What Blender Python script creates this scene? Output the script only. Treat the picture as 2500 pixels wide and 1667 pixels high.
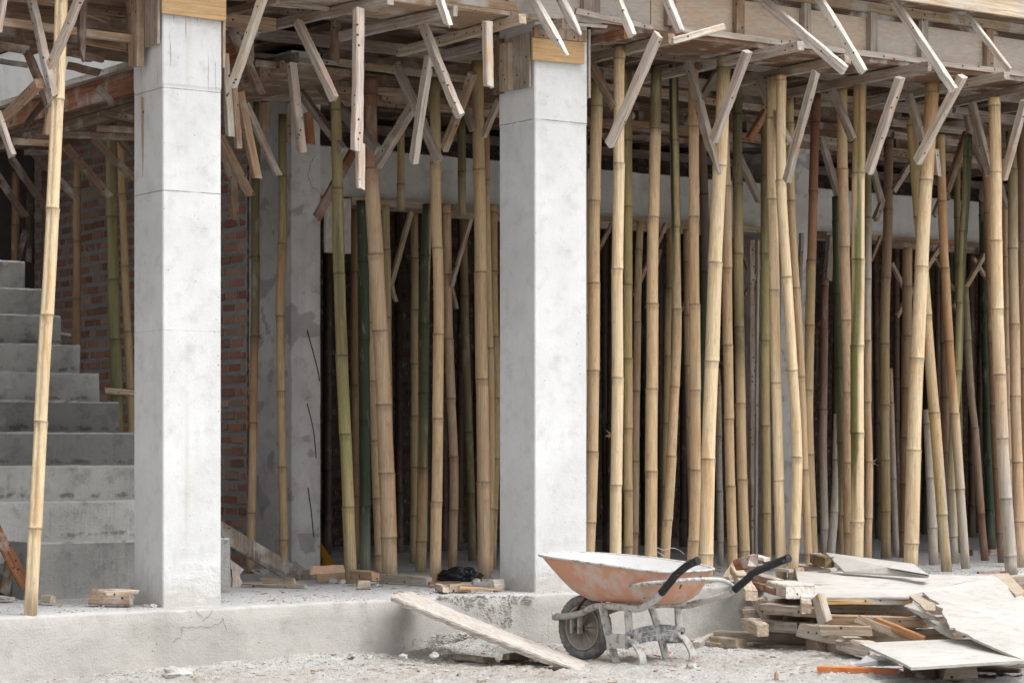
import bpy, bmesh, math, random
from mathutils import Vector, Matrix, noise as mnoise
random.seed(7)
scene = bpy.context.scene
for o in list(bpy.data.objects): bpy.data.objects.remove(o)
C = scene.collection

# ------------------------------------------------------------------ camera
F = 5800.0; CX = 1250.0; HY = 1110.0; EYE = 0.83       # focal length and horizon in photo pixels
TH = math.atan2(8350.0, F)
D = Vector((math.cos(TH), math.sin(TH), 0)); RT = Vector((math.sin(TH), -math.cos(TH), 0))
cam = bpy.data.cameras.new('camera'); co = bpy.data.objects.new('camera', cam); C.objects.link(co)
co.location = (0, 0, EYE)
co.rotation_euler = (math.radians(90), 0, TH - math.radians(90))
cam.sensor_width = 36; cam.lens = 36 * F / 2500
cam.shift_y = (HY - 833.5) / 2500
cam.clip_start = 0.1; cam.clip_end = 2000
scene.camera = co
# ------------------------------------------------------------------ light
SUN_EL, SUN_AZ = 64, -60          # azimuth of the sun as seen from the scene: degrees from +X towards +Y
w = bpy.data.worlds.new('World'); scene.world = w; w.use_nodes = True
nt = w.node_tree; bg = nt.nodes['Background']
sky = nt.nodes.new('ShaderNodeTexSky'); sky.sky_type = 'NISHITA'; sky.sun_disc = False
sky.sun_elevation = math.radians(SUN_EL); sky.sun_rotation = math.radians(90 - SUN_AZ)
sky.air_density = 1.0; sky.dust_density = 4.0; sky.ozone_density = 1.0
hs = nt.nodes.new('ShaderNodeHueSaturation'); hs.inputs['Saturation'].default_value = 0.1
nt.links.new(sky.outputs[0], hs.inputs['Color']); nt.links.new(hs.outputs[0], bg.inputs[0])
bg.inputs[1].default_value = 0.15
sl = bpy.data.lights.new('sun', 'SUN'); so = bpy.data.objects.new('sun', sl); C.objects.link(so)
sl.energy = 1.15; sl.angle = math.radians(40); sl.color = (1, 0.975, 0.94)
sd = Vector((math.cos(math.radians(SUN_EL)) * math.cos(math.radians(SUN_AZ)),
             math.cos(math.radians(SUN_EL)) * math.sin(math.radians(SUN_AZ)), math.sin(math.radians(SUN_EL))))
so.rotation_euler = sd.to_track_quat('Z', 'Y').to_euler(); so.location = (5, 0, 12)
scene.view_settings.view_transform = 'Standard'; scene.view_settings.look = 'None'
scene.view_settings.gamma = 1; scene.view_settings.exposure = 0.76
scene.render.engine = 'CYCLES'
scene.cycles.max_bounces = 6; scene.cycles.diffuse_bounces = 4

# ------------------------------------------------------------------ helpers
def pt(px, py, Y=None, Z=None, X=None):
    d = D + RT * ((px - CX) / F) + Vector((0, 0, (HY - py) / F))
    if Y is not None: t = Y / d.y
    elif X is not None: t = X / d.x
    else: t = (Z - EYE) / d.z
    p = d * t; p.z += EYE
    return p
REG = {1: (0, 0, 3.136), 2: (500, 0, 3.136), 3: (900, 0, 3.136), 4: (1375, 0, 3.136), 5: (1875, 0, 3.136),
       6: (500, 400, 2.94), 7: (1375, 400, 3.136), 8: (1875, 400, 3.136), 9: (900, 1167, 3.136),
       10: (1750, 1267, 3.92), 11: (2000, 1267, 3.92), 12: (500, 1167, 3.136), 13: (0, 1167, 3.136), 14: (0, 400, 3.136), 0: (0, 0, 1)}
def Rg(r, x, y): a, b, s = REG[r]; return a + x / s, b + y / s
def pxof(p):
    dep = p.x * D.x + p.y * D.y; lat = p.x * RT.x + p.y * RT.y
    return CX + F * lat / dep, HY - F * (p.z - EYE) / dep
def tag(o, label=None, cat=None, group=None, kind=None):
    if label: o['label'] = label
    if cat: o['category'] = cat
    if group: o['group'] = group
    if kind: o['kind'] = kind
    return o
def empty(name, loc=(0, 0, 0)):
    o = bpy.data.objects.new(name, None); C.objects.link(o); o.location = loc; o.empty_display_size = .1
    return o
def link(name, bm, m, parent=None, loc=None, smooth=False):
    me = bpy.data.meshes.new(name)
    if loc is not None: bmesh.ops.translate(bm, verts=bm.verts, vec=-Vector(loc))
    bmesh.ops.recalc_face_normals(bm, faces=bm.faces)
    bm.to_mesh(me); bm.free(); me.materials.append(m)
    if smooth:
        for p in me.polygons: p.use_smooth = True
    o = bpy.data.objects.new(name, me); C.objects.link(o)
    if loc is not None: o.location = loc
    if parent is not None:
        o.parent = parent
        if loc is None: o.location = -Vector(parent.location)
        else: o.location = Vector(loc) - Vector(parent.location)
    return o
def box(bm, a, b):
    a = Vector(a); b = Vector(b); v = []
    for z in (a.z, b.z):
        for x, y in ((a.x, a.y), (b.x, a.y), (b.x, b.y), (a.x, b.y)): v.append(bm.verts.new((x, y, z)))
    for f in ((0, 1, 2, 3), (4, 5, 6, 7), (0, 1, 5, 4), (1, 2, 6, 5), (2, 3, 7, 6), (3, 0, 4, 7)):
        bm.faces.new([v[i] for i in f])
    return v
def ringmesh(bm, rings, close=True, cap=True):
    R_ = [[bm.verts.new(p) for p in r] for r in rings]; n = len(R_[0])
    for a, b in zip(R_[:-1], R_[1:]):
        for i in range(n if close else n - 1):
            bm.faces.new((a[i], a[(i + 1) % n], b[(i + 1) % n], b[i]))
    if cap: bm.faces.new(R_[0]); bm.faces.new(R_[-1])
    return R_
def frames(path):
    out = []; up = None
    for i, p in enumerate(path):
        t = (path[min(i + 1, len(path) - 1)] - path[max(i - 1, 0)]).normalized()
        if up is None:
            a = Vector((0, 0, 1)) if abs(t.z) < .9 else Vector((1, 0, 0)); u = t.cross(a).normalized()
        else: u = (up - t * up.dot(t)).normalized()
        up = u; out.append((p, u, t.cross(u)))
    return out
def tube(bm, path, r, n=10, cap=True):
    path = [Vector(p) for p in path]; rs = r if isinstance(r, (list, tuple)) else [r] * len(path)
    rings = [[p + (u * math.cos(2 * math.pi * k / n) + v * math.sin(2 * math.pi * k / n)) * q for k in range(n)]
             for (p, u, v), q in zip(frames(path), rs)]
    ringmesh(bm, rings, cap=cap)
def smoothpath(P, k=6):
    P = [Vector(p) for p in P]; out = []
    for i in range(len(P) - 1):
        a = P[max(i - 1, 0)]; b = P[i]; c = P[i + 1]; d = P[min(i + 2, len(P) - 1)]
        for j in range(k):
            t = j / k
            out.append(.5 * ((2 * b) + (c - a) * t + (2 * a - 5 * b + 4 * c - d) * t * t + (3 * b - a - 3 * c + d) * t ** 3))
    out.append(P[-1]); return out

# ------------------------------------------------------------------ materials
class G:
    def __init__(s, name):
        s.m = bpy.data.materials.new(name); s.m.use_nodes = True; s.t = s.m.node_tree; s.b = s.t.nodes['Principled BSDF']
        s.b.inputs['Roughness'].default_value = .85
        s.b.inputs['Specular IOR Level'].default_value = .25
        s.tc = s.t.nodes.new('ShaderNodeTexCoord'); s.oi = s.t.nodes.new('ShaderNodeObjectInfo')
    def L(s, a, b): s.t.links.new(a, b)
    def coord(s, scale=(1, 1, 1), rnd=True, src='Object'):
        mp = s.t.nodes.new('ShaderNodeMapping'); mp.inputs['Scale'].default_value = scale
        s.L(s.tc.outputs[src], mp.inputs[0])
        if rnd:
            c = s.t.nodes.new('ShaderNodeMath'); c.operation = 'MULTIPLY'; c.inputs[1].default_value = 37.0
            s.L(s.oi.outputs['Random'], c.inputs[0]); s.L(c.outputs[0], mp.inputs['Location'])
        return mp.outputs[0]
    def noise(s, v, scale, det=6, rough=.6, dist=0):
        n = s.t.nodes.new('ShaderNodeTexNoise'); n.inputs['Scale'].default_value = scale; n.inputs['Detail'].default_value = det
        n.inputs['Roughness'].default_value = rough; n.inputs['Distortion'].default_value = dist
        s.L(v, n.inputs['Vector']); return n.outputs['Fac']
    def vor(s, v, scale, out='Distance'):
        n = s.t.nodes.new('ShaderNodeTexVoronoi'); n.inputs['Scale'].default_value = scale; s.L(v, n.inputs['Vector'])
        return n.outputs[out]
    def ramp(s, f, a, b, ca=0, cb=1):
        n = s.t.nodes.new('ShaderNodeMapRange'); n.inputs[1].default_value = a; n.inputs[2].default_value = b
        n.inputs[3].default_value = ca; n.inputs[4].default_value = cb; s.L(f, n.inputs[0]); return n.outputs[0]
    def math(s, op, a, b=None):
        n = s.t.nodes.new('ShaderNodeMath'); n.operation = op
        for i, x in enumerate((a, b)):
            if x is None: continue
            if isinstance(x, (int, float)): n.inputs[i].default_value = x
            else: s.L(x, n.inputs[i])
        return n.outputs[0]
    def mix(s, f, a, b, mode='MIX'):
        n = s.t.nodes.new('ShaderNodeMix'); n.data_type = 'RGBA'; n.blend_type = mode
        for i, x in ((0, f), (6, a), (7, b)):
            if isinstance(x, (int, float)): n.inputs[i].default_value = x
            elif isinstance(x, tuple): n.inputs[i].default_value = (*x, 1)
            else: s.L(x, n.inputs[i])
        return n.outputs[2]
    def sep(s, v, k):
        n = s.t.nodes.new('ShaderNodeSeparateXYZ'); s.L(v, n.inputs[0]); return n.outputs[k]
    def bump(s, h, dist, strength=1):
        n = s.t.nodes.new('ShaderNodeBump'); n.inputs['Distance'].default_value = dist; n.inputs['Strength'].default_value = strength
        s.L(h, n.inputs['Height'])
        prev = getattr(s, '_nb', None)
        if prev is not None: s.L(prev, n.inputs['Normal'])
        s._nb = n.outputs[0]; s.L(n.outputs[0], s.b.inputs['Normal'])
    def col(s, c):
        if isinstance(c, tuple): s.b.inputs['Base Color'].default_value = (*c, 1)
        else: s.L(c, s.b.inputs['Base Color'])

def wood_mat(name, stain=.5, cement=.5, nails=True, z=.05, rough=.85, sc=None, con=1.0):
    g = G(name); v = g.coord(sc or (1, 1, z)); iso = g.coord((1, 1, 1))
    base = g.oi.outputs['Color']
    grain = g.noise(v, 70, 8, .65, .6); big = g.noise(iso, 5, 4); mid = g.noise(g.coord((1, 1, .25)), 18, 5)
    c = g.mix(g.ramp(grain, .5 - .16 / con, .5 + .18 / con), g.mix(1, base, (.52, .49, .46), 'MULTIPLY'), g.mix(1, base, (1.25, 1.24, 1.22), 'MULTIPLY'))
    c = g.mix(g.math('MULTIPLY', g.ramp(mid, .52, .68), stain), c, g.mix(1, base, (.95, .62, .42), 'MULTIPLY'))
    c = g.mix(g.math('MULTIPLY', g.ramp(big, .5, .66), cement), c, (.5, .48, .45))
    fine = g.noise(iso, 120, 3)
    c = g.mix(g.math('MULTIPLY', g.ramp(fine, .6, .75), .5), c, g.mix(1, c, (.5, .45, .42), 'MULTIPLY'))
    if nails:
        vn = g.t.nodes.new('ShaderNodeTexVoronoi'); vn.inputs['Scale'].default_value = 21; g.L(iso, vn.inputs['Vector'])
        dot = g.math('MULTIPLY', g.ramp(vn.outputs['Distance'], .12, .2, 1, 0), g.ramp(g.sep(vn.outputs['Color'], 0), .5, .52))
        c = g.mix(dot, c, (.07, .035, .02))
    g.col(c); g.b.inputs['Roughness'].default_value = rough
    g.bump(grain, .003, .8); g.bump(mid, .004, .6)
    return g.m
WOOD = wood_mat('weathered_timber', .6, .45)
WOODR = wood_mat('rough_timber', .3, .85)
PLY = wood_mat('plywood', .25, .35, nails=False, z=.15, con=.7)
CLEANPLY = wood_mat('new_plywood', .15, .05, nails=False, sc=(.06, 1, 1), con=.5)
FACEPLY = wood_mat('form_plywood', .35, .45, nails=False, z=.2, con=.35)

RAMPW = wood_mat('worn_ramp_wood', .2, .9, nails=False, sc=(1, .05, 1), con=1.0)
def bamboo_mat():
    g = G('bamboo'); v = g.coord((1, 1, .02)); iso = g.coord((1, 1, .3))
    a = g.t.nodes.new('ShaderNodeVertexColor'); a.layer_name = 'Col'
    fib = g.noise(v, 160, 5, .6); st = g.noise(g.coord((1, 1, .06)), 22, 5, .6, .5); bl = g.noise(iso, 14, 5); mo = g.noise(g.coord((1, 1, .5)), 30, 5, .7)
    c = g.mix(g.ramp(fib, .33, .67), g.mix(1, a.outputs[0], (.76, .72, .68), 'MULTIPLY'), g.mix(1, a.outputs[0], (1.16, 1.14, 1.1), 'MULTIPLY'))
    c = g.mix(g.math('MULTIPLY', g.ramp(st, .53, .66), .6), c, g.mix(1, a.outputs[0], (.82, .58, .38), 'MULTIPLY'))
    c = g.mix(g.math('MULTIPLY', g.ramp(bl, .58, .7), .35), c, (.45, .42, .36))
    c = g.mix(g.math('MULTIPLY', g.ramp(mo, .55, .72), .5), c, g.mix(1, c, (.55, .47, .4), 'MULTIPLY'))
    sp = g.noise(g.coord((1, 1, .7)), 130, 3)
    c = g.mix(g.math('MULTIPLY', g.ramp(sp, .66, .74), .55), c, g.mix(1, c, (.4, .33, .28), 'MULTIPLY'))
    g.col(c); g.b.inputs['Roughness'].default_value = .5; g.b.inputs['Specular IOR Level'].default_value = .35
    g.bump(fib, .0008, .6); g.bump(st, .003, .5)
    return g.m
BAM = bamboo_mat()

def concrete(name, base, dark, zs=(), streak=.4, speck=.6, rough_bump=.003, patch=None, rust=None, spot=0.5, drips=False, tint=False, lit_treads=False, wobble=.008, foot=False):
    g = G(name); o = g.coord((1, 1, 1), False); st = g.coord((7, 7, .35), False)
    big = g.noise(o, 1.7, 6, .6); med = g.noise(o, 9, 6, .65); fine = g.noise(o, 90, 5, .7); sk = g.noise(st, 2.2, 6, .6)
    c = g.mix(g.ramp(big, .35, .7), base, g.mix(.5, base, dark))
    c = g.mix(g.math('MULTIPLY', g.ramp(med, .5, .75), spot), c, dark)
    c = g.mix(g.math('MULTIPLY', g.ramp(sk, .52, .7), streak), c, g.mix(.6, dark, base))
    c = g.mix(g.math('MULTIPLY', g.ramp(fine, .55, .8), .4), c, g.mix(1, c, (.6, .6, .6), 'MULTIPLY'))
    dist = g.t.nodes.new('ShaderNodeVectorMath'); dist.operation = 'ADD'
    vn = g.t.nodes.new('ShaderNodeTexVoronoi'); vn.inputs['Scale'].default_value = 26; g.L(o, vn.inputs['Vector'])
    pit = g.math('MULTIPLY', g.ramp(g.math('ADD', vn.outputs['Distance'], g.math('MULTIPLY', fine, .12)), .1, .2, 1, 0), g.math('MULTIPLY', g.ramp(g.sep(vn.outputs['Color'], 1), .84, .86), g.ramp(big, .42, .6)))
    c = g.mix(g.math('MULTIPLY', pit, speck), c, g.mix(1, dark, (.35, .33, .3), 'MULTIPLY'))
    # faint scratches
    scr = g.noise(g.coord((1, 1, 12), False), 3.5, 3, .5, 1.5)
    c = g.mix(g.math('MULTIPLY', g.ramp(g.math('ABSOLUTE', g.math('SUBTRACT', scr, .5)), 0, .006, 1, 0), g.math('MULTIPLY', g.ramp(med, .55, .6), .5)), c, g.mix(1, dark, (.5, .5, .5), 'MULTIPLY'))
    z = g.sep(g.tc.outputs['Object'], 2); wob = g.math('MULTIPLY', g.math('SUBTRACT', g.noise(o, 12, 4), .5), .05 if lit_treads else wobble)
    zw = g.math('ADD', z, wob)
    for z0, wd, am in zs:
        ln = g.ramp(g.math('ABSOLUTE', g.math('SUBTRACT', zw, z0)), wd * .4, wd, 1, 0)
        ln = g.math('MULTIPLY', ln, g.ramp(med, .47, .56, 0, 1) if lit_treads else g.ramp(med, .38, .5, .35, 1))
        c = g.mix(g.math('MULTIPLY', ln, am), c, g.mix(1, dark, (.45, .42, .4), 'MULTIPLY'))
    if rust:      # a rusty water run down the face at x = rust
        x = g.math('ADD', g.sep(g.tc.outputs['Object'], 0), g.math('MULTIPLY', g.math('SUBTRACT', g.noise(st, 1.5, 4), .5), .05))
        b = g.ramp(g.math('ABSOLUTE', g.math('SUBTRACT', x, rust)), .0, .028, 1, 0)
        c = g.mix(g.math('MULTIPLY', b, g.ramp(sk, .45, .66, 0, .38)), c, (.5, .39, .26))
    if patch:
        pn = g.noise(o, 4.5, 3, .5, .4)
        c = g.mix(g.ramp(g.math('ADD', pn, g.math('MULTIPLY', g.math('SUBTRACT', med, .5), .12)), .58, .61, 0, .6), c, patch)
    if drips:
        dn = g.noise(g.coord((1, 1, .04), False), 55, 3, .5)
        c = g.mix(g.math('MULTIPLY', g.ramp(dn, .62, .66), g.math('MULTIPLY', g.ramp(z, 2.7, 3.15), .75)), c, (.16, .16, .16))
    if tint: c = g.mix(1, c, g.oi.outputs['Color'], 'MULTIPLY')
    if lit_treads:  # upward faces painted paler so the treads look lit against the risers
        ge = g.t.nodes.new('ShaderNodeNewGeometry'); c = g.mix(g.math('MULTIPLY', g.ramp(g.sep(ge.outputs['Normal'], 2), .35, .8), .8), c, (.5, .5, .48))
    # blotches of damp / worn paste with their own outline
    bp = g.noise(o, 3.3, 5, .55, .8); c = g.mix(g.ramp(g.math('ADD', bp, g.math('MULTIPLY', g.math('SUBTRACT', med, .5), .15)), .60, .66, 0, .4), c, g.mix(.6, dark, base))
    if foot:
        ft = g.ramp(g.math('ADD', z, g.math('MULTIPLY', g.math('SUBTRACT', g.noise(o, 7, 5, .7), .5), .5)), .06, .2, .8, 0); c = g.mix(ft, c, (.5, .475, .44))
        g.bump(g.math('MULTIPLY', ft, med), .02, .6)
    g.col(c); g.b.inputs['Roughness'].default_value = .9
    g.bump(med, rough_bump * 3, .5); g.bump(fine, rough_bump, .8)
    g.bump(pit, -.004, .7)
    return g.m
COLM1 = concrete('column_concrete_left', (.73, .74, .745), (.42, .42, .41), [(2.83, .0035, .8), (2.27, .004, .85), (1.51, .003, .35)], .4, .8, rust=.15, drips=True, foot=True)
COLM2 = concrete('column_concrete_middle', (.73, .74, .745), (.44, .44, .43), [(2.86, .004, .9)], .3, .8, foot=True)
PLINTH = concrete('plinth_plaster', (.53, .515, .485), (.35, .33, .30), (), .3, .6, .006, spot=.6)
SLABTOP = concrete('dusty_floor', (.5, .5, .5), (.28, .28, .28), (), 0, .5, .009)
STAIRC = concrete('stair_concrete', (.47, .465, .44), (.16, .16, .155), [(zq, .016, .55) for zq in (.36, .585, .79, 1.0, 1.195, 1.39, 1.585)], .45, .9, .014, spot=.8, tint=True, lit_treads=True)
POSTC = concrete('rear_post_concrete', (.7, .7, .69), (.3, .24, .235), (), .5, .8, .004, patch=(.3, .3, .29))
BEAMC = concrete('rear_beam_concrete', (.6, .59, .57), (.27, .26, .25), (), .3, .9, .004)
WHITEP = concrete('pale_panel', (.82, .815, .8), (.5, .48, .45), (), .3, .4)
CEMENT = concrete('rough_cement', (.42, .42, .42), (.25, .25, .25), (), .1, .8, .01)
CLOTH = concrete('dusty_board', (.57, .555, .53), (.36, .335, .3), (), .35, .6, .005, spot=.85)

def brick_mat():
    g = G('fired_brick'); o = g.coord((1, 1, 1), False)
    a = g.t.nodes.new('ShaderNodeVertexColor'); a.layer_name = 'Col'
    n = g.noise(o, 40, 6, .7); m = g.noise(o, 14, 4); ve = g.noise(g.coord((1, 1, .2), False), 60, 4)
    c = g.mix(g.ramp(n, .3, .75), g.mix(1, a.outputs[0], (.72, .68, .68), 'MULTIPLY'), a.outputs[0])
    c = g.mix(g.math('MULTIPLY', g.ramp(g.math('MULTIPLY', m, ve), .27, .36), .5), c, (.34, .31, .29))
    g.col(c); g.bump(n, .004, 1); return g.m
BRICK = brick_mat()
MORTAR = concrete('mortar', (.56, .56, .55), (.34, .34, .33), (), 0, .8, .02)

def ground_mat():
    g = G('dusty_ground'); o = g.coord((1, 1, 1), False)
    big = g.noise(o, .9, 5); med = g.noise(o, 8, 7, .7); fine = g.noise(o, 70, 6, .75); v = g.vor(o, 45)
    c = g.mix(g.ramp(big, .42, .62), (.5, .49, .47), (.43, .39, .345))
    c = g.mix(g.ramp(med, .45, .7), c, (.62, .61, .6))
    c = g.mix(g.math('MULTIPLY', g.ramp(fine, .48, .7), .7), c, (.25, .23, .205))
    cl_ = g.noise(o, 26, 5, .7); c = g.mix(g.math('MULTIPLY', g.ramp(cl_, .55, .68), .6), c, (.31, .285, .255))
    g.col(c); g.b.inputs['Roughness'].default_value = 1
    g.bump(fine, .012, 1); g.bump(v, .01, .6); g.bump(med, .03, .7); return g.m
GROUND = ground_mat()
CRK = concrete('crack_shadow', (.2, .185, .17), (.12, .11, .1))
def stone_mat():
    g = G('pale_stone'); n = g.noise(g.coord((1, 1, 1), False), 12, 5); f = g.noise(g.coord((1, 1, 1), False), 150, 4)
    c = g.mix(g.ramp(n, .35, .65), (.34, .325, .305), (.54, .525, .505)); c = g.mix(g.math('MULTIPLY', g.ramp(f, .5, .7), .3), c, (.3, .28, .26))
    g.col(c); g.bump(f, .003); return g.m
STONE = stone_mat()
def simple(name, c, rough=.8, metal=0, dirt=None, dscale=20, amt=.6, lo=.45, hi=.6, bump=.001):
    g = G(name); o = g.coord((1, 1, 1)); n = g.noise(o, dscale, 6, .65)
    f = g.noise(o, dscale * 6, 4)
    if dirt:
        cc = g.mix(g.math('MULTIPLY', g.ramp(n, lo, hi), amt), c, dirt); cc = g.mix(g.math('MULTIPLY', g.ramp(f, .5, .7), .25), cc, g.mix(.5, cc, dirt))
        g.col(cc)
    else: g.col(c)
    g.b.inputs['Roughness'].default_value = rough; g.b.inputs['Metallic'].default_value = metal
    g.bump(f, bump, .7); return g.m
ORANGE = simple('faded_orange_paint', (.56, .3, .2), .65, 0, (.55, .52, .49), 7, .8, .46, .66, .003)
# dark chips and rust on the orange paint
def chips(m):
    t = m.node_tree; b = t.nodes['Principled BSDF']; src = b.inputs['Base Color'].links[0].from_socket
    tc = t.nodes.new('ShaderNodeTexCoord'); mp = t.nodes.new('ShaderNodeMapping'); mp.inputs['Scale'].default_value = (1, .5, 1)
    n = t.nodes.new('ShaderNodeTexNoise'); n.inputs['Scale'].default_value = 16; n.inputs['Detail'].default_value = 3
    r = t.nodes.new('ShaderNodeMapRange'); r.inputs[1].default_value = .685; r.inputs[2].default_value = .70
    mx = t.nodes.new('ShaderNodeMix'); mx.data_type = 'RGBA'; mx.inputs[7].default_value = (.12, .09, .075, 1)
    t.links.new(tc.outputs['Object'], mp.inputs[0]); t.links.new(mp.outputs[0], n.inputs['Vector']); t.links.new(n.outputs[0], r.inputs[0])
    t.links.new(r.outputs[0], mx.inputs[0]); t.links.new(src, mx.inputs[6]); t.links.new(mx.outputs[2], b.inputs['Base Color'])
chips(ORANGE)
CAKED = simple('cement_caked_steel', (.53, .515, .49), .9, 0, (.2, .18, .165), 24, .75, .5, .62, .006)
TRAYIN = simple('cement_lined_tray', (.7, .7, .7), .85, 0, (.5, .48, .46), 14, .6, .5, .7, .003)
RUBBER = simple('dusty_rubber', (.15, .15, .15), .9, 0, (.34, .33, .31), 18, .85, .4, .6, .001)
GRIP = simple('black_grip', (.02, .02, .022), .55, 0, (.3, .29, .28), 40, .5, .6, .68)
RIMM = simple('dusty_wheel_rim', (.5, .46, .41), .8, 0, (.5, .3, .2), 9, .6, .5, .65)
BLUE = simple('dark_steel_plate', (.14, .15, .165), .7, 0, (.5, .49, .47), 30, .9, .42, .6, .003)
RUST = simple('rusty_steel', (.09, .05, .035), .85, 0, (.2, .1, .05), 60, .7)
BAG = simple('black_plastic', (.012, .013, .014), .35, 0, None)
YEL = simple('yellow_sheet', (.42, .22, .02), .6, 0, (.3, .17, .03), 10, .5)
ORW = simple('orange_painted_wood', (.62, .17, .045), .7, 0, (.55, .3, .15), 15, .6)
PLAS = simple('grey_plastic_sheet', (.42, .42, .41), .4, 0, (.55, .55, .54), 12, .6)
PINK = simple('pink_string', (.7, .16, .13), .7)
CARD = simple('cardboard', (.42, .28, .18), .85, 0, (.5, .4, .3), 9, .6)
TWIG = simple('dry_twig', (.3, .2, .11), .8)
SHADEC = concrete('deep_shade', (.1, .09, .08), (.04, .04, .04), (), 0, .5)  # near-black colour that paints deep shade onto the rear walls and void

# ------------------------------------------------------------------ setting
# ground
def gz(x, y):
    z = -.335 + .018 * mnoise.noise(Vector((x * 1.1, y * 1.1, 0))) + .012 * mnoise.noise(Vector((x * 4, y * 4, 3)))
    z += .035 * max(0, mnoise.noise(Vector((x * 2.3, y * 2.3, 9)))) 
    z += .03 * math.exp(-((x - 7.8) ** 2 / .25 + (y - 10.35) ** 2 / .08))
    z += .09 * math.exp(-((x - 7.75) ** 2 / .12 + (y - 11.45) ** 2 / .05))       # heap against the plinth
    z += .05 * math.exp(-((x - 6.7) ** 2 / .5 + (y - 11.5) ** 2 / .02))
    if y < 10.6: z -= .01 * (10.6 - y)
    return z
bm = bmesh.new()
nx, ny = 460, 200; X0, X1, Y0, Y1 = 2.5, 14.0, 8.2, 12.4
grid = []
for j in range(ny + 1):
    row = []
    for i in range(nx + 1):
        x = X0 + (X1 - X0) * i / nx; y = Y0 + (Y1 - Y0) * j / ny
        e = min(1, (x - X0) * 2, (X1 - x) * 2, (y - Y0) * 2)
        z = gz(x, y) + (.016 * mnoise.noise(Vector((x * 14, y * 14, 0))) + .012 * mnoise.noise(Vector((x * 38, y * 38, 5)))) * max(e, 0)
        if e <= 0: z = -.345
        row.append(bm.verts.new((x, y, z)))
    grid.append(row)
for j in range(ny):
    for i in range(nx): bm.faces.new((grid[j][i], grid[j][i + 1], grid[j + 1][i + 1], grid[j + 1][i]))
big = [(-300, -300), (X0, -300), (X1, -300), (400, -300), (-300, Y0), (400, Y0), (-300, Y1), (400, Y1), (-300, 400), (X0, 400), (X1, 400), (400, 400)]
V = [bm.verts.new((x, y, -.37)) for x, y in big]
c00, c10, c01, c11 = grid[0][0], grid[0][-1], grid[-1][0], grid[-1][-1]
for f in ((V[0], V[1], c00, V[4]), (V[1], V[2], c10, c00), (V[2], V[3], V[5], c10), (V[4], c00, c01, V[6]), (c10, V[5], V[7], c11),
          (V[6], c01, V[9], V[8]), (c01, c11, V[10], V[9]), (c11, V[7], V[11], V[10])):
    bm.faces.new(f)
tag(link('ground', bm, GROUND, smooth=True), kind='structure')

# gravel: thousands of chips
bm = bmesh.new()
def chip(bm, p, s, k=0):
    a = [Vector((random.uniform(-1, 1), random.uniform(-1, 1), random.uniform(-.7, .7))).normalized() * s * random.uniform(.6, 1.1) for _ in range(7)]
    vs = [bm.verts.new(p + Vector((q.x, q.y, q.z * .7))) for q in a]
    try:
        r = bmesh.ops.convex_hull(bm, input=vs)
        bad = [e for e in r['geom_interior'] if isinstance(e, bmesh.types.BMVert)]
        if bad: bmesh.ops.delete(bm, geom=bad, context='VERTS')
    except Exception: pass
def hullmesh(verts_list):
    bm = bmesh.new(); return bm
def fastchip(bm, p, s):
    # a jittered octahedron
    j = lambda: random.uniform(.6, 1.25) * s
    vs = [bm.verts.new(p + Vector(q)) for q in ((j(), 0, 0), (-j(), 0, 0), (0, j(), 0), (0, -j(), 0), (0, 0, j() * .7), (0, 0, -j() * .5))]
    for f in ((0, 2, 4), (2, 1, 4), (1, 3, 4), (3, 0, 4), (2, 0, 5), (1, 2, 5), (3, 1, 5), (0, 3, 5)): bm.faces.new([vs[i] for i in f])
for _ in range(16000):
    x = random.uniform(4.2, 12.2); y = random.uniform(9.0, 11.6)
    if random.random() < .35: y = 11.55 - abs(random.gauss(0, .22))
    s = min(.016, abs(random.gauss(0, .0036)) + .0016)
    fastchip(bm, Vector((x, y, gz(x, y) + s * .4)), s)
for _ in range(4200):          # crumbs on the slab
    x = random.uniform(4.5, 14); y = 11.62 + abs(random.gauss(0, .7))
    if 5.75 < x < 6.25 and y < 12.2: continue
    s = min(.016, abs(random.gauss(0, .004)) + .0018)
    fastchip(bm, Vector((x, y, s * .3)), s)
tag(link('gravel', bm, STONE), 'pale gravel and mortar crumbs strewn over the ground and slab', 'gravel', kind='stuff')

# wood litter
bm = bmesh.new()
for _ in range(420):
    x = random.uniform(4.6, 11.5); y = random.uniform(9.3, 11.5) if random.random() < .7 else random.uniform(11.8, 13.4)
    z = gz(x, y) + .006 if y < 11.55 else .004
    L = random.uniform(.006, .035); wd_ = random.uniform(.002, .007); an = random.uniform(0, 3.14); ux = Vector((math.cos(an), math.sin(an), random.uniform(-.2, .2))); uy = Vector((-math.sin(an), math.cos(an), random.uniform(-.2, .2)))
    c = Vector((x, y, z)); vs = [bm.verts.new(c + ux * L * a + uy * wd_ * b + Vector((0, 0, h))) for h in (0, .003) for a, b in ((-1, -1), (1, -.6), (1, .7), (-1, 1))]
    for f in ((0, 1, 2, 3), (4, 5, 6, 7), (0, 1, 5, 4), (1, 2, 6, 5), (2, 3, 7, 6), (3, 0, 4, 7)): bm.faces.new([vs[i] for i in f])
tag(link('wood_chips', bm, TWIG), 'small tan wood splinters scattered on the ground and slab', 'wood chips', kind='stuff')
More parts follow.
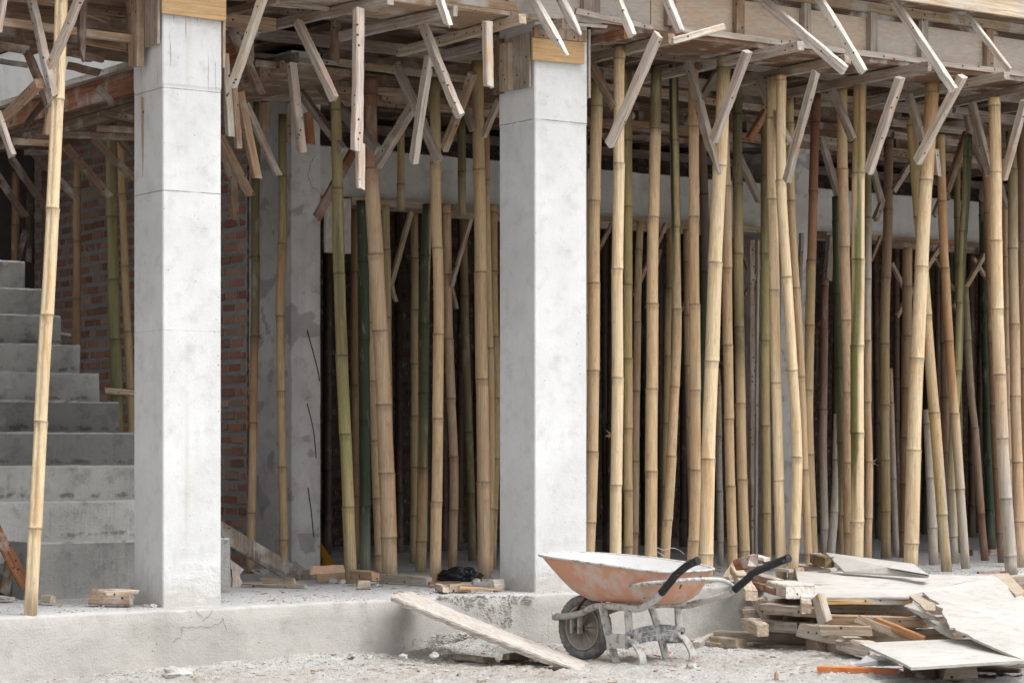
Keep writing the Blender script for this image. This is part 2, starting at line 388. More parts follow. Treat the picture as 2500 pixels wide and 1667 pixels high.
# plinth / floor slab with an uneven face
def pfy(x): return 11.5 + .15 * min(1, max(0, (x - 4.7) / 2.2))
bm = bmesh.new()
prof = [(.0, -.45), (.0, -.3), (.004, -.2), (.0, -.1), (.0, -.02), (.006, -.005), (.02, 0), (.25, .0), (.8, .0), (2, 0), (9, 0)]
N = 400; rows = []
for i in range(N + 1):
    x = 2.0 + 19.3 * i / N; r = []
    for k, (dy, z) in enumerate(prof):
        y = pfy(x) + dy
        if k < 6: y += .012 * mnoise.noise(Vector((x * 2.2, z * 5, 1))) + .006 * mnoise.noise(Vector((x * 11, z * 16, 2))) - (.05 * max(0, -z - .18))
        z2 = z + (.006 * mnoise.noise(Vector((x * 6, 0, 4))) if 4 <= k < 8 else 0)
        if k > 6: z2 = .004 * mnoise.noise(Vector((x * 3, y * 3, 4))) if k < 9 else 0
        # footing lumps under the columns
        if k < 6:
            for c0, c1 in ((5.78, 6.25), (8.2, 8.82)):
                e = min(1, max(0, (x - c0 + .06) / .06), max(0, (c1 + .06 - x) / .06)); y -= .045 * e * min(1, max(0, (z + .45) * 4))
            if 7.72 < x < 8.2: y += .02 * mnoise.noise(Vector((x * 40, z * 40, 2)))
        r.append(bm.verts.new((x, y, z2)))
    rows.append(r)
for a, b in zip(rows[:-1], rows[1:]):
    for k in range(len(prof) - 1): bm.faces.new((a[k], b[k], b[k + 1], a[k + 1]))
pl = link('concrete_plinth', bm, PLINTH, smooth=True); pl.data.materials.append(SLABTOP)
for p in pl.data.polygons:
    if p.normal.z > .6 or p.normal.z < -.6: p.material_index = 1
tag(pl, 'low concrete plinth with a rough plastered front carrying the whole building', 'plinth')

def facey(x, z):
    y = pfy(x) + .012 * mnoise.noise(Vector((x * 2.2, z * 5, 1))) + .006 * mnoise.noise(Vector((x * 11, z * 16, 2))) - (.05 * max(0, -z - .18))
    for c0, c1 in ((5.78, 6.25), (8.2, 8.82)):
        e = min(1, max(0, (x - c0 + .06) / .06), max(0, (c1 + .06 - x) / .06)); y -= .045 * e * min(1, max(0, (z + .45) * 4))
    return y
# rough spilled mortar on the plinth face left of the middle column
bm = bmesh.new(); rq = random.Random(11)
for _ in range(1500):
    px_ = rq.uniform(1075, 1300); py_ = rq.uniform(1453, 1530)
    if py_ - 1453 > (px_ - 1060) * .42 or (px_ > 1262 and py_ > 1475): continue
    q = pt(px_, py_, Y=11.6); q.y = facey(q.x, q.z) - .001
    fastchip(bm, q, rq.uniform(.003, .009))
for _ in range(900):
    q = pt(rq.gauss(1170, 60), rq.uniform(1545, 1600), Y=11.57); q.y = facey(q.x, q.z) - rq.uniform(0, .05); fastchip(bm, q, rq.uniform(.003, .012))
link('mortar_spill', bm, STONE, pl)
# rendered cracks on the plinth under column one (real slivers)
def crack(pts, Y, wd=.004, name='crack', parent=None):
    bm = bmesh.new(); P = [pt(*p, Y=Y) for p in pts]; Q = []
    for a, b in zip(P[:-1], P[1:]):
        for k in range(5):
            q = a.lerp(b, k / 5); q += Vector((random.uniform(-1, 1), 0, random.uniform(-1, 1))) * .006; Q.append(q)
    Q.append(P[-1])
    if parent is not None and parent == pl:
        for q in Q: q.y = facey(q.x, q.z) - .004
    for a, b in zip(Q[:-1], Q[1:]):
        d = (b - a).normalized(); n = Vector((-d.z, 0, d.x)) * wd * random.uniform(.3, .8)
        vs = [bm.verts.new(v) for v in (a - n, b - n, b + n, a + n)]; bm.faces.new(vs)
    return link(name, bm, CRK, parent)

# concrete columns
def column(x0, x1, y0, y1, z0, z1, m, label, seed):
    bm = bmesh.new(); nz = 220; rnd = random.Random(seed)
    rings = []
    for i in range(nz + 1):
        z = z0 + (z1 - z0) * i / nz; j = lambda s: s * .0013 * mnoise.noise(Vector((z * 7, s * 9 + seed, rnd.random() * .3)))
        e = .006; r = []
        step = .004 if z > 2.85 else 0
        a, b, c, d = x0 - step, x1 + step * .5, y0 - step, y1
        for (x, y) in ((a + e, c), (a + .028, c), (b - .028, c), (b - e, c), (b, c + e), (b, c + .028), (b, d - e), (b - e, d), (a + e, d), (a, d - e), (a, c + .028), (a, c + e)):
            ch = .011 * max(0, mnoise.noise(Vector((z * 9, x * 5, y * 7)))) + .003 if (abs(x - a) <= e and abs(y - c) <= e) or (abs(x - b) <= e and abs(y - c) <= e) else 0
            if ch < .002: ch = 0
            r.append(Vector((x + (rnd.uniform(0, 1) * ch if x < (a + b) / 2 else -rnd.uniform(0, 1) * ch), y + rnd.uniform(0, 1) * ch, z)))
        rings.append(r)
    ringmesh(bm, rings)
    c = empty('concrete_column', ((x0 + x1) / 2, (y0 + y1) / 2, z0))
    link('shaft', bm, m, c, loc=(x0, y0, 0))
    tag(c, label, 'column', 'square white concrete columns on the front edge')
    return c
c1 = column(5.82, 6.175, 11.71, 12.07, -.02, 3.4, COLM1, 'large white square concrete column beside the stairs, nearest the left, with rust runs', 1)
c2 = column(8.31, 8.70, 11.72, 12.10, -.02, 3.46, COLM2, 'white square concrete column behind the wheelbarrow, plain face with cast joint near top', 2)
# mortar skirts at the feet
def skirt(col, x0, x1, y0):
    bm = bmesh.new(); rings = []
    for i in range(30):
        x = x0 - .05 + (x1 - x0 + .1) * i / 29; h = .05 + .04 * mnoise.noise(Vector((x * 13, 0, 0)))
        h *= min(1, (i + 1) / 4, (30 - i) / 4)
        rings.append([Vector((x, y0 - .05 + .01 * mnoise.noise(Vector((x * 20, 2, 0))), -.03)), Vector((x, y0 - .028, h * .45)), Vector((x, y0 - .004, h)), Vector((x, y0 + .03, h)), Vector((x, y0 + .03, -.03))])
    ringmesh(bm, rings); link('mortar_skirt', bm, PLINTH, col, smooth=True)

cr = crack([(465, 1488), (475, 1500), (485, 1512), (497, 1500), (505, 1486)], 11.60, .0016, 'crack', pl)
cr = crack([(410, 1565), (430, 1550), (435, 1528), (470, 1530), (500, 1528), (528, 1520), (535, 1505), (545, 1540)], 11.585, .0018, 'crack', pl)

# a sliver of form timber and damp smudges left in the left column
bm = bmesh.new(); P = [pt(345, 236, X=5.818), pt(352, 240, X=5.818), pt(351, 330, X=5.818), pt(349, 432, X=5.818), pt(347, 330, X=5.818)]
A = [bm.verts.new(p) for p in P]; B_ = [bm.verts.new(p + Vector((-.004, 0, 0))) for p in P]; bm.faces.new(A); bm.faces.new(B_)
for i in range(5): bm.faces.new((A[i], A[(i + 1) % 5], B_[(i + 1) % 5], B_[i]))
o = link('wood_sliver', bm, WOOD, c1); o.color = (.5, .38, .25, 1)
# stairs
zz = [.33, .56, .765, .97, 1.17, 1.36, 1.555, 1.765, 1.96, 2.17]
st = empty('concrete_staircase', (5.9, 12.72, 0))
def rough_box(bm, x0, x1, y0, y1, z0, z1, s):
    n = 90; rings = []
    for i in range(n + 1):
        x = x0 + (x1 - x0) * i / n; q = lambda a: .009 * mnoise.noise(Vector((x * 9, a * 3 + s, 0))) + .009 * mnoise.noise(Vector((x * 34, a + s, 7)))
        rings.append([Vector((x, y0 + q(1), z0)), Vector((x, y0 + q(2), z0 + .03)), Vector((x, y0 + q(3), (z0 + z1) / 2)), Vector((x, y0 + q(4), z1 - .012)), Vector((x, y0 + .012 + q(5), z1 + q(6) * .6)), Vector((x, y1, z1)), Vector((x, y1, z0))])
    ringmesh(bm, rings)
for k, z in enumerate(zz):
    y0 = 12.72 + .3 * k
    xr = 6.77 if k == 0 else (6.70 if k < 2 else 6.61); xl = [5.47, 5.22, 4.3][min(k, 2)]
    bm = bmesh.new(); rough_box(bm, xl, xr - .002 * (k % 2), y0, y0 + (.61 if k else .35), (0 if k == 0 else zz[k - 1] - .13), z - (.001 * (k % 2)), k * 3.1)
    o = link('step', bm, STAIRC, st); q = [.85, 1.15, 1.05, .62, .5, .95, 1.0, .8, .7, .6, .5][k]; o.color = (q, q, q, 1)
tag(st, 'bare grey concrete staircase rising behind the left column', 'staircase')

# brick walls with individually laid bricks
def brickwall(name, p0, dirv, nrm, length, height, label, bl=.215, ch=.09, seed=0, proud=.014, shade_k=1.0, mort=None):
    rnd = random.Random(seed); root = empty(name, p0); bm = bmesh.new(); cl = bm.loops.layers.float_color.new('Col')
    dirv = Vector(dirv); nrm = Vector(nrm); p0 = Vector(p0)
    for r in range(int(height / ch)):
        s = -rnd.uniform(0, bl)
        while s < length:
            L = bl * rnd.choice((1, 1, 1, .95, .55)); a = max(s, 0) + .011; b = min(s + L, length) - .011
            if b - a > .03:
                z0 = r * ch + .014 + rnd.uniform(-.003, .003); z1 = z0 + ch - .027 + rnd.uniform(-.004, .004)
                pr = proud + rnd.uniform(-.008, .006)
                cs = [a, b]; vv = []
                for nn in (0, 1):
                    for (u, z) in ((a, z0), (b, z0), (b, z1), (a, z1)):
                        uu = u + (0 if nn == 0 else (.006 if u == a else -.006)); z_ = z + (0 if nn == 0 else (.006 if z == z0 else -.006))
                        vv.append(bm.verts.new(p0 + dirv * (uu + rnd.uniform(-.004, .004)) + nrm * (-.03 if nn == 0 else pr + rnd.uniform(-.002, .002)) + Vector((0, 0, z_ + rnd.uniform(-.004, .004)))))
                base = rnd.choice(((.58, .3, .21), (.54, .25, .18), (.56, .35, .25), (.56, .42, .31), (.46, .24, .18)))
                k = rnd.uniform(.75, 1.2) * shade_k
                for f in ((4, 5, 6, 7), (0, 1, 5, 4), (1, 2, 6, 5), (2, 3, 7, 6), (3, 0, 4, 7)):
                    fc = bm.faces.new([vv[i] for i in f])
                    for l in fc.loops: l[cl] = (base[0] * k, base[1] * k, base[2] * k, 1)
            s += L
    link('brickwork', bm, BRICK, root)
    bm = bmesh.new(); n = int(length / .05); m = int(height / .03); g = []
    for j in range(m + 1):
        row = []
        for i in range(n + 1):
            u = length * i / n; z = height * j / m
            q = p0 + dirv * u + Vector((0, 0, z)) + nrm * (.006 * mnoise.noise(Vector((u * 25, z * 30, seed))) + .004)
            row.append(bm.verts.new(q))
        g.append(row)
    for j in range(m):
        for i in range(n): bm.faces.new((g[j][i], g[j][i + 1], g[j + 1][i + 1], g[j + 1][i]))
    link('mortar', bm, mort or MORTAR, root)
    bm = bmesh.new(); a = p0 - nrm * .02; b = p0 + dirv * length - nrm * .14 + Vector((0, 0, height)); box(bm, a, b)
    link('wall_core', bm, MORTAR, root)
    tag(root, label, 'brick wall'); return root
brickwall('brick_wall', (8.47, 15.64, 0), (0, 1, 0), (-1, 0, 0), 3.9, 3.81, 'red brick side wall with thick grey mortar between the stairs and rear concrete post', seed=3)
brickwall('brick_wall', (8.6, 18.6, 0), (1, 0, 0), (0, -1, 0), 12.6, 3.9, 'brick rear wall coloured dark for shade, barely seen behind the rows of bamboo', seed=5, shade_k=.22, mort=SHADEC)  # bricks dimmed and mortar blackened to paint the rear room's shade
# side/back walls of the stairwell
def wallbox(name, a, b, m, label, cat='wall'):
    bm = bmesh.new(); box(bm, a, b); o = link(name, bm, m); return tag(o, label, cat)
wallbox('rear_wall', (2.6, 19.54, 0), (8.47, 19.75, 3.8), SHADEC, 'rear wall coloured dark for shade behind the top of the stairs')  # stairwell shade is put into the wall colour
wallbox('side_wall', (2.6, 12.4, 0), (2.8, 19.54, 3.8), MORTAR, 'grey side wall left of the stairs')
wallbox('side_wall', (21.0, 12.2, 0), (21.2, 18.9, 3.9), SHADEC, 'side wall coloured dark for shade, closing the far right end of the building')  # wall colour carries the interior shade

# rear post + lintel beam, second post
def post(x0, x1, y0, y1, label):
    bm = bmesh.new(); rings = []
    for i in range(31):
        z = 3.75 * i / 30
        rings.append([Vector((x + .003 * mnoise.noise(Vector((z * 6, x * 5, y * 3))), y + .003 * mnoise.noise(Vector((z * 6, x, y * 9))), z)) for x, y in ((x0, y0), ((x0 + x1) / 2, y0), (x1, y0), (x1, y1), (x0, y1), (x0, (y0 + y1) / 2))])
    ringmesh(bm, rings)
    return tag(link('concrete_post', bm, POSTC), label, 'concrete post', 'rear concrete posts')
post1 = post(8.48, 8.72, 15.0, 15.64, 'patchy grey rear concrete post at the left side of the dark doorway')
post2 = post(13.15, 13.50, 15.0, 15.5, 'grey rear concrete post half hidden behind the bamboo right of the middle column')
bm = bmesh.new(); n = 120
rings = []
for i in range(n + 1):
    x = 8.725 + (13.147 - 8.725) * i / n; t = 3.09 + .008 * mnoise.noise(Vector((x * 9, 0, 0)))
    rings.append([Vector((x, 15.02, 2.72 + .006 * mnoise.noise(Vector((x * 30, 1, 0))))), Vector((x, 15.015, 2.9)), Vector((x, 15.02, t - .01)), Vector((x, 15.05, t)), Vector((x, 15.22, t)), Vector((x, 15.22, 2.72))])
ringmesh(bm, rings)
tag(link('lintel_beam', bm, BEAMC), 'white concrete lintel beam over the dark openings, left of the second rear post', 'beam', 'rear lintel beams')
bm = bmesh.new(); rings = []
for i in range(n + 1):
    x = 13.505 + (20.9 - 13.505) * i / n; t = 3.09 + .008 * mnoise.noise(Vector((x * 9, 0, 0)))
    rings.append([Vector((x, 15.02, 2.72 + .006 * mnoise.noise(Vector((x * 30, 1, 0))))), Vector((x, 15.015, 2.9)), Vector((x, 15.02, t - .01)), Vector((x, 15.05, t)), Vector((x, 15.22, t)), Vector((x, 15.22, 2.72))])
ringmesh(bm, rings)
tag(link('lintel_beam', bm, BEAMC), 'grey white lintel beam behind the bamboo at the far right', 'beam', 'rear lintel beams')
# concrete stub, crack on the rear post
crack([(770, 378), (757, 400), (752, 430), (762, 455), (785, 475)], 14.995, .0035, 'crack', post1)
# starter bars sticking out of the post
for k, (a, b, c) in enumerate([((750, 806), (775, 900), (780, 930)), ((750, 985), (765, 1050), (772, 1118)), ((752, 1190), (760, 1250), (766, 1310))]):
    bm = bmesh.new(); P = [pt(*a, Y=15.0), pt(*b, Y=14.9), pt(*c, Y=14.82)]
    tube(bm, smoothpath(P, 5), .0045, 6)
    tag(link('steel_bar', bm, RUST, loc=P[0]), ('uppermost', 'middle', 'lowest')[k] + ' thin rusty bar drooping from the patchy rear post', 'steel bar', 'starter bars in the rear posts')
for k, (a, b, c) in enumerate([((1993, 800), (1995, 900), (1985, 985)), ((1998, 1060), (1996, 1130), (1987, 1170))]):
    bm = bmesh.new(); P = [pt(*a, Y=15.0), pt(*b, Y=14.9), pt(*c, Y=14.82)]
    tube(bm, smoothpath(P, 5), .0045, 6)
    tag(link('steel_bar', bm, RUST, loc=P[0]), ('upper', 'lower')[k] + ' thin bent bar hanging at the rear post right of the middle column', 'steel bar', 'starter bars in the rear posts')

# --------------------------------------------------------------- formwork: slab soffit and front beam
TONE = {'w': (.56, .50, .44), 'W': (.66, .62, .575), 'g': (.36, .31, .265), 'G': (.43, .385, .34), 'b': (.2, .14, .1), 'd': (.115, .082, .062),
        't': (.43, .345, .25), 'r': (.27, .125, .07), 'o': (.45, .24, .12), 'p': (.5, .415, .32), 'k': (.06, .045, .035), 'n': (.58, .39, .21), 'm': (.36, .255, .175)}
def colr(o, t): o.color = (*(TONE[t] if isinstance(t, str) else t), 1)
def plank(name, a, b, m=PLY, tone='b', parent=None, grain='x'):
    """axis-aligned board; local Z runs along its longest side so the grain follows it"""
    a = Vector(a); b = Vector(b); c = (a + b) / 2; s = b - a
    ax = max(range(3), key=lambda i: abs(s[i])); o1, o2 = [i for i in range(3) if i != ax]
    M = Matrix.Identity(3); L_ = [Vector((0, 0, 0)) for _ in range(3)]
    L_[0][o1] = 1; L_[1][o2] = 1; L_[2][ax] = 1
    M = Matrix(L_).transposed()
    if M.determinant() < 0: L_[0] *= -1; M = Matrix(L_).transposed()
    bm = bmesh.new(); hx, hy, hz = abs(s[o1]) / 2, abs(s[o2]) / 2, abs(s[ax]) / 2
    n = max(2, int(hz / .12)); rings = []
    for i in range(n + 1):
        z = -hz + 2 * hz * i / n; j = lambda: random.uniform(-.0015, .0015)
        rings.append([Vector((x + j(), y + j(), z)) for x, y in ((-hx, -hy), (hx, -hy), (hx, hy), (-hx, hy))])
    ringmesh(bm, rings)
    o = link(name, bm, m); colr(o, tone)
    o.matrix_world = Matrix.Translation(c - (Vector(parent.location) if parent else Vector())) @ M.to_4x4()
    if parent: o.parent = parent
    return o
# slab soffit over the rooms (ply sheets on joists) and over the front strip
sf = empty('slab_formwork', (9, 14, 3.8))
bm = bmesh.new()
for a, b in (((6.95, 12.12, 3.82), (21.3, 19.9, 4.0)), ((2.6, 17.2, 3.82), (6.94, 19.8, 4.0)), ((2.6, 12.125, 3.47), (6.94, 14.35, 3.5))): box(bm, a, b)
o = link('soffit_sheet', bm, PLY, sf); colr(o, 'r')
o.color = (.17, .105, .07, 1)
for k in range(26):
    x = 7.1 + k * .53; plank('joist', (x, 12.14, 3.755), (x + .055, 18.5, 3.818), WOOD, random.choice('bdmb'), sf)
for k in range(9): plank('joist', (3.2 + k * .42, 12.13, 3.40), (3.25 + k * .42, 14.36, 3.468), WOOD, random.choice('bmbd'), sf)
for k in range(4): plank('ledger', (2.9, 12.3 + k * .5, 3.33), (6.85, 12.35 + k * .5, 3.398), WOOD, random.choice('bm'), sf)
for k in range(7):
    y = 12.5 + k * .92
    if abs(y - 15) < .3: y += .4
    plank('ledger', (6.97, y, 3.675), (20.9, y + .05, 3.753), WOOD, random.choice('bmg'), sf)
tag(sf, 'brown plywood slab formwork on joists above the bamboo rows', 'formwork')
# edge of the stairwell opening: rusty brown beam and white panel above it
eb = empty('edge_formwork', (6.9, 15, 3.3))
plank('edge_board', (6.86, 12.7, 3.21), (6.92, 17.2, 3.36), WOOD, 'r', eb)
plank('edge_cap', (6.80, 12.7, 3.362), (6.95, 17.2, 3.40), WOODR, 'G', eb)
plank('soffit_strip', (6.93, 12.7, 3.18), (7.6, 17.2, 3.22), PLY, 'b', eb)
plank('inner_batten', (6.96, 12.7, 3.10), (7.03, 17.2, 3.178), WOOD, 'b', eb)
tag(eb, 'long rust brown edge board along the stair opening, dipping to the left', 'formwork')
wallbox('upper_panel', (6.97, 12.8, 3.405), (7.02, 17.2, 3.81), WHITEP, 'bright white panel above the brown edge board at the upper left', 'panel')

# front beam formwork
fb = empty('beam_formwork', (10, 11.7, 3.47))
xs = [3.0, 5.2, 7.35, 9.15, 11.0, 12.55, 15]
for k in range(6):
    tn = [(.4, .3, .2), (.56, .53, .49), (.64, .61, .57), (.68, .57, .46), (.66, .60, .54), (.68, .64, .59)][k]
    p = plank('plywood_panel', (xs[k] + .004, 11.66, 3.47), (xs[k + 1] - .004, 11.68, 3.775), FACEPLY, tn, fb)
plank('soffit_board', (3.0, 11.60, 3.435), (5.80, 12.12, 3.466), WOODR, 'b', fb)
plank('soffit_board', (6.2, 11.60, 3.435), (8.28, 12.12, 3.466), WOODR, 'm', fb)
plank('soffit_board', (8.74, 11.60, 3.435), (15.0, 12.12, 3.466), WOODR, (.2, .12, .08), fb)
plank('inner_side', (3.0, 12.10, 3.47), (15.0, 12.118, 3.82), PLY, 'b', fb)
plank('bottom_ledger', (9.3, 11.585, 3.468), (15.0, 11.655, 3.505), WOODR, 'w', fb)
plank('bottom_ledger', (6.9, 11.60, 3.468), (8.1, 11.655, 3.52), WOODR, 'm', fb)
plank('top_ledger', (9.2, 11.60, 3.775), (15.0, 11.66, 3.835), WOODR, 't', fb)
plank('top_ledger', (9.0, 11.645, 3.74), (15.0, 11.66, 3.772), WOODR, 'd', fb)
plank('top_ledger', (3.0, 11.60, 3.775), (9.1, 11.66, 3.835), WOODR, 'm', fb)
for px_ in (790, 1000, 1250, 1433, 1452, 1637, 1805, 1968, 2131, 2254, 2414, 2560):
    x = pt(px_, 100, Y=11.63).x
    plank('batten', (x - .032, 11.615, 3.508), (x + .032, 11.658, 3.772), WOOD, random.choice('ggmG'), fb)
plank('overhang_soffit', (3.0, 11.36, 3.838), (15.0, 11.68, 3.855), WOODR, 'b', fb)
plank('edge_board', (3.0, 11.33, 3.80), (9.1, 11.358, 3.93), WOODR, 'm', fb)
plank('edge_board', (9.12, 11.33, 3.81), (15.0, 11.358, 3.915), WOODR, (.6, .5, .38), fb)
tag(fb, 'front beam formwork of pale plywood panels and vertical battens along the top right', 'formwork')
bm = bmesh.new(); box(bm, (2.6, 11.36, 3.86), (21, 12.1, 4.02)); box(bm, (3, 11.685, 3.475), (15, 12.095, 3.855))
tag(link('concrete_slab', bm, CEMENT), 'grey concrete slab edge at the top right corner above the formwork', 'slab')
# inner beam formwork above the lintel
ib = empty('inner_formwork', (12, 15, 3.4))
plank('side_board', (8.73, 14.98, 3.40), (20.9, 15.0, 3.81), PLY, 'b', ib)
plank('ledger', (8.0, 14.92, 3.40), (20.9, 14.975, 3.47), WOOD, 'm', ib)
plank('ledger', (8.73, 14.90, 3.56), (20.9, 14.975, 3.62), WOOD, 'b', ib)
plank('soffit_board', (8.73, 15.0, 3.37), (20.9, 15.35, 3.395), WOOD, 'd', ib)
for k in range(22):
    x = 8.8 + k * .56; plank('batten', (x, 14.93, 3.475), (x + .05, 14.978, 3.558), WOOD, 'b', ib)
tag(ib, 'dark brown beam formwork above the white lintel', 'formwork')
# boards left under the lintel
lb = empty('lintel_formwork', (10, 14.95, 2.7))
plank('bottom_board', (8.95, 14.93, 2.66), (12.9, 15.2, 2.712), WOOD, 't', lb)
plank('bottom_board', (13.6, 14.93, 2.66), (20.5, 15.2, 2.712), WOOD, 'm', lb)
plank('ledger', (9.6, 14.84, 2.60), (12.6, 14.9, 2.655), WOOD, 'm', lb)
plank('ledger', (14.2, 14.84, 2.60), (19.8, 14.9, 2.655), WOOD, 'b', lb)
tag(lb, 'brown boards still fixed under the white lintel beams', 'formwork')
o = plank('board', (8.735, 14.95, 2.30), (8.95, 14.975, 2.70), PLY, 'W'); tag(o, 'whitish upright board at the top left corner of the dark doorway', 'board')

# collars on the columns
def collar1():
    c = empty('column_collar', (6.0, 11.7, 3.2))
    def pb(name, p, th, m, t, nrm):
        bm = bmesh.new(); n = Vector(nrm) * th; A = [bm.verts.new(q) for q in p]; B = [bm.verts.new(q + n) for q in p]
        bm.faces.new(A); bm.faces.new(B)
        for i in range(4): bm.faces.new((A[i], A[(i + 1) % 4], B[(i + 1) % 4], B[i]))
        o = link(name, bm, m, c, loc=p[0]); colr(o, t)
        return o
    Yf = 11.69
    pb('front_board', [pt(393, 33, Y=Yf), pt(549, 53, Y=Yf), pt(549, -60, Y=Yf), pt(393, -60, Y=Yf)], .016, CLEANPLY, 'n', (0, -1, 0))
    Xs = 5.80
    pb('side_board', [pt(355, 119, X=Xs), pt(390, 107, X=Xs), pt(393, -60, X=Xs), pt(355, -60, X=Xs)], .016, WOOD, 'g', (-1, 0, 0))
    pb('side_board', [pt(316, 127, X=Xs), pt(333, 122, X=Xs), pt(333, -60, X=Xs), pt(316, -60, X=Xs)], .02, WOOD, 'b', (-1, 0, 0))
    pb('batten', [pt(332, 165, X=Xs - .02), pt(352, 164, X=Xs - .02), pt(352, -60, X=Xs - .02), pt(332, -60, X=Xs - .02)], .045, WOOD, 'm', (-1, 0, 0))
    plank('right_board', (6.182, 11.70, 2.97), (6.198, 12.0, 3.45), PLY, 't', c)
    tag(c, 'new orange plywood collar with grey side boards at the top of the left column', 'collar', 'plywood collars on the column tops')
collar1()
def collar2():
    c = empty('column_collar', (8.5, 11.7, 3.2))
    def pb(name, p, th, m, t, nrm):
        bm = bmesh.new(); n = Vector(nrm) * th; A = [bm.verts.new(q) for q in p]; B = [bm.verts.new(q + n) for q in p]
        bm.faces.new(A); bm.faces.new(B)
        for i in range(4): bm.faces.new((A[i], A[(i + 1) % 4], B[(i + 1) % 4], B[i]))
        o = link(name, bm, m, c, loc=p[0]); colr(o, t)
    Yf = 11.70
    pb('front_board', [pt(1297, 147, Y=Yf), pt(1423, 158, Y=Yf), pt(1423, 105, Y=Yf), pt(1297, 93, Y=Yf)], .016, CLEANPLY, 'n', (0, -1, 0))
    pb('upper_board', [pt(1300, 92, Y=Yf), pt(1428, 104, Y=Yf), pt(1428, 76, Y=Yf), pt(1300, 66, Y=Yf)], .022, WOOD, 'm', (0, -1, 0))
    Xs = 8.29
    pb('side_board', [pt(1249, 222, X=Xs), pt(1297, 213, X=Xs), pt(1297, 80, X=Xs), pt(1249, 95, X=Xs)], .014, WOOD, 'g', (-1, 0, 0))
    pb('side_board', [pt(1211, 233, X=Xs), pt(1230, 229, X=Xs), pt(1230, 95, X=Xs), pt(1211, 100, X=Xs)], .014, WOOD, 'b', (-1, 0, 0))
    pb('batten', [pt(1231, 225, X=Xs - .015), pt(1252, 221, X=Xs - .015), pt(1252, 105, X=Xs - .015), pt(1231, 110, X=Xs - .015)], .035, WOOD, 't', (-1, 0, 0))
    plank('right_board', (8.707, 11.71, 3.02), (8.722, 12.0, 3.44), PLY, 'G', c)
    tag(c, 'new plywood collar with grey side boards at the top of the middle column', 'collar', 'plywood collars on the column tops')
collar2()

# --------------------------------------------------------------- sticks
STICKS = []
ORD = ['first', 'second', 'third', 'fourth', 'fifth', 'sixth', 'seventh', 'eighth', 'ninth', 'tenth', 'eleventh', 'twelfth', 'thirteenth', 'fourteenth', 'fifteenth', 'sixteenth', 'seventeenth', 'eighteenth', 'nineteenth', 'twentieth']
TW = {'w': 'pale grey', 'W': 'bleached white', 'g': 'dull grey', 'G': 'grey', 'b': 'brown', 'd': 'dark brown', 't': 'tan', 'r': 'rust brown', 'o': 'orange brown', 'p': 'light tan', 'k': 'blackish', 'n': 'new tan', 'm': 'mid brown'}
def stick(p0, p1, a, b, tone, name='timber_strut', side=Vector((1, 0, 0)), end=None, mat=None, rough=1.8):
    """square-sawn stick from p0 to p1; a = size along `side`, b = the other; end: 'point','splinter' at p1"""
    p0 = Vector(p0); p1 = Vector(p1); ax = (p1 - p0); L = ax.length; ax.normalize()
    v = side - ax * side.dot(ax)
    if v.length < .1: v = Vector((0, 0, 1)) - ax * ax.z
    v.normalize(); u = ax.cross(v).normalized()
    M = Matrix((v, u, ax)).transposed()
    if M.determinant() < 0: u = -u; M = Matrix((v, u, ax)).transposed()
    bm = bmesh.new(); n = max(4, int(L / .07)); e = min(a, b) * .09; rings = []
    bow = random.uniform(-.006, .006) * min(1, L); seed = random.random() * 99
    for i in range(n + 1):
        t = i / n; z = L * t; k = 1.0; kx = 0
        if end == 'point' and t > .72: k = max(.18, 1 - (t - .72) / .28 * .9); kx = (1 - k) * b * .35
        hx, hy = a / 2 * (k if end != 'point' else (.5 + .5 * k)), b / 2 * k
        q = []
        for m, (x, y) in enumerate(((-hx + e, -hy), (hx - e, -hy), (hx, -hy + e), (hx, hy - e), (hx - e, hy), (-hx + e, hy), (-hx, hy - e), (-hx, -hy + e))):
            dz = 0
            if i == 0: dz = (x * .25 + y * .12) * (1 if seed > 50 else -1)
            if i == n:
                dz = (x * -.2 + y * .2)
                if i == n: dz += random.uniform(-.007, .007)
            if end == 'splinter' and i == n: dz = random.uniform(-.01, .05)
            r = .0016 * rough
            q.append(Vector((x + bow * math.sin(math.pi * t) + mnoise.noise(Vector((z * 14, m * .9, seed))) * r * 1.6, y + kx + mnoise.noise(Vector((z * 14, m * 1.1, seed + 9))) * r * 1.6, z + dz)))
        rings.append(q)
    ringmesh(bm, rings)
    o = link(name, bm, mat or WOOD); o.matrix_world = Matrix.Translation(p0) @ M.to_4x4()
    tc = TONE[tone] if isinstance(tone, str) else tone; j = random.uniform(.9, 1.1)
    o.color = (tc[0] * j, tc[1] * j * random.uniform(.97, 1.02), tc[2] * j, 1)
    return o
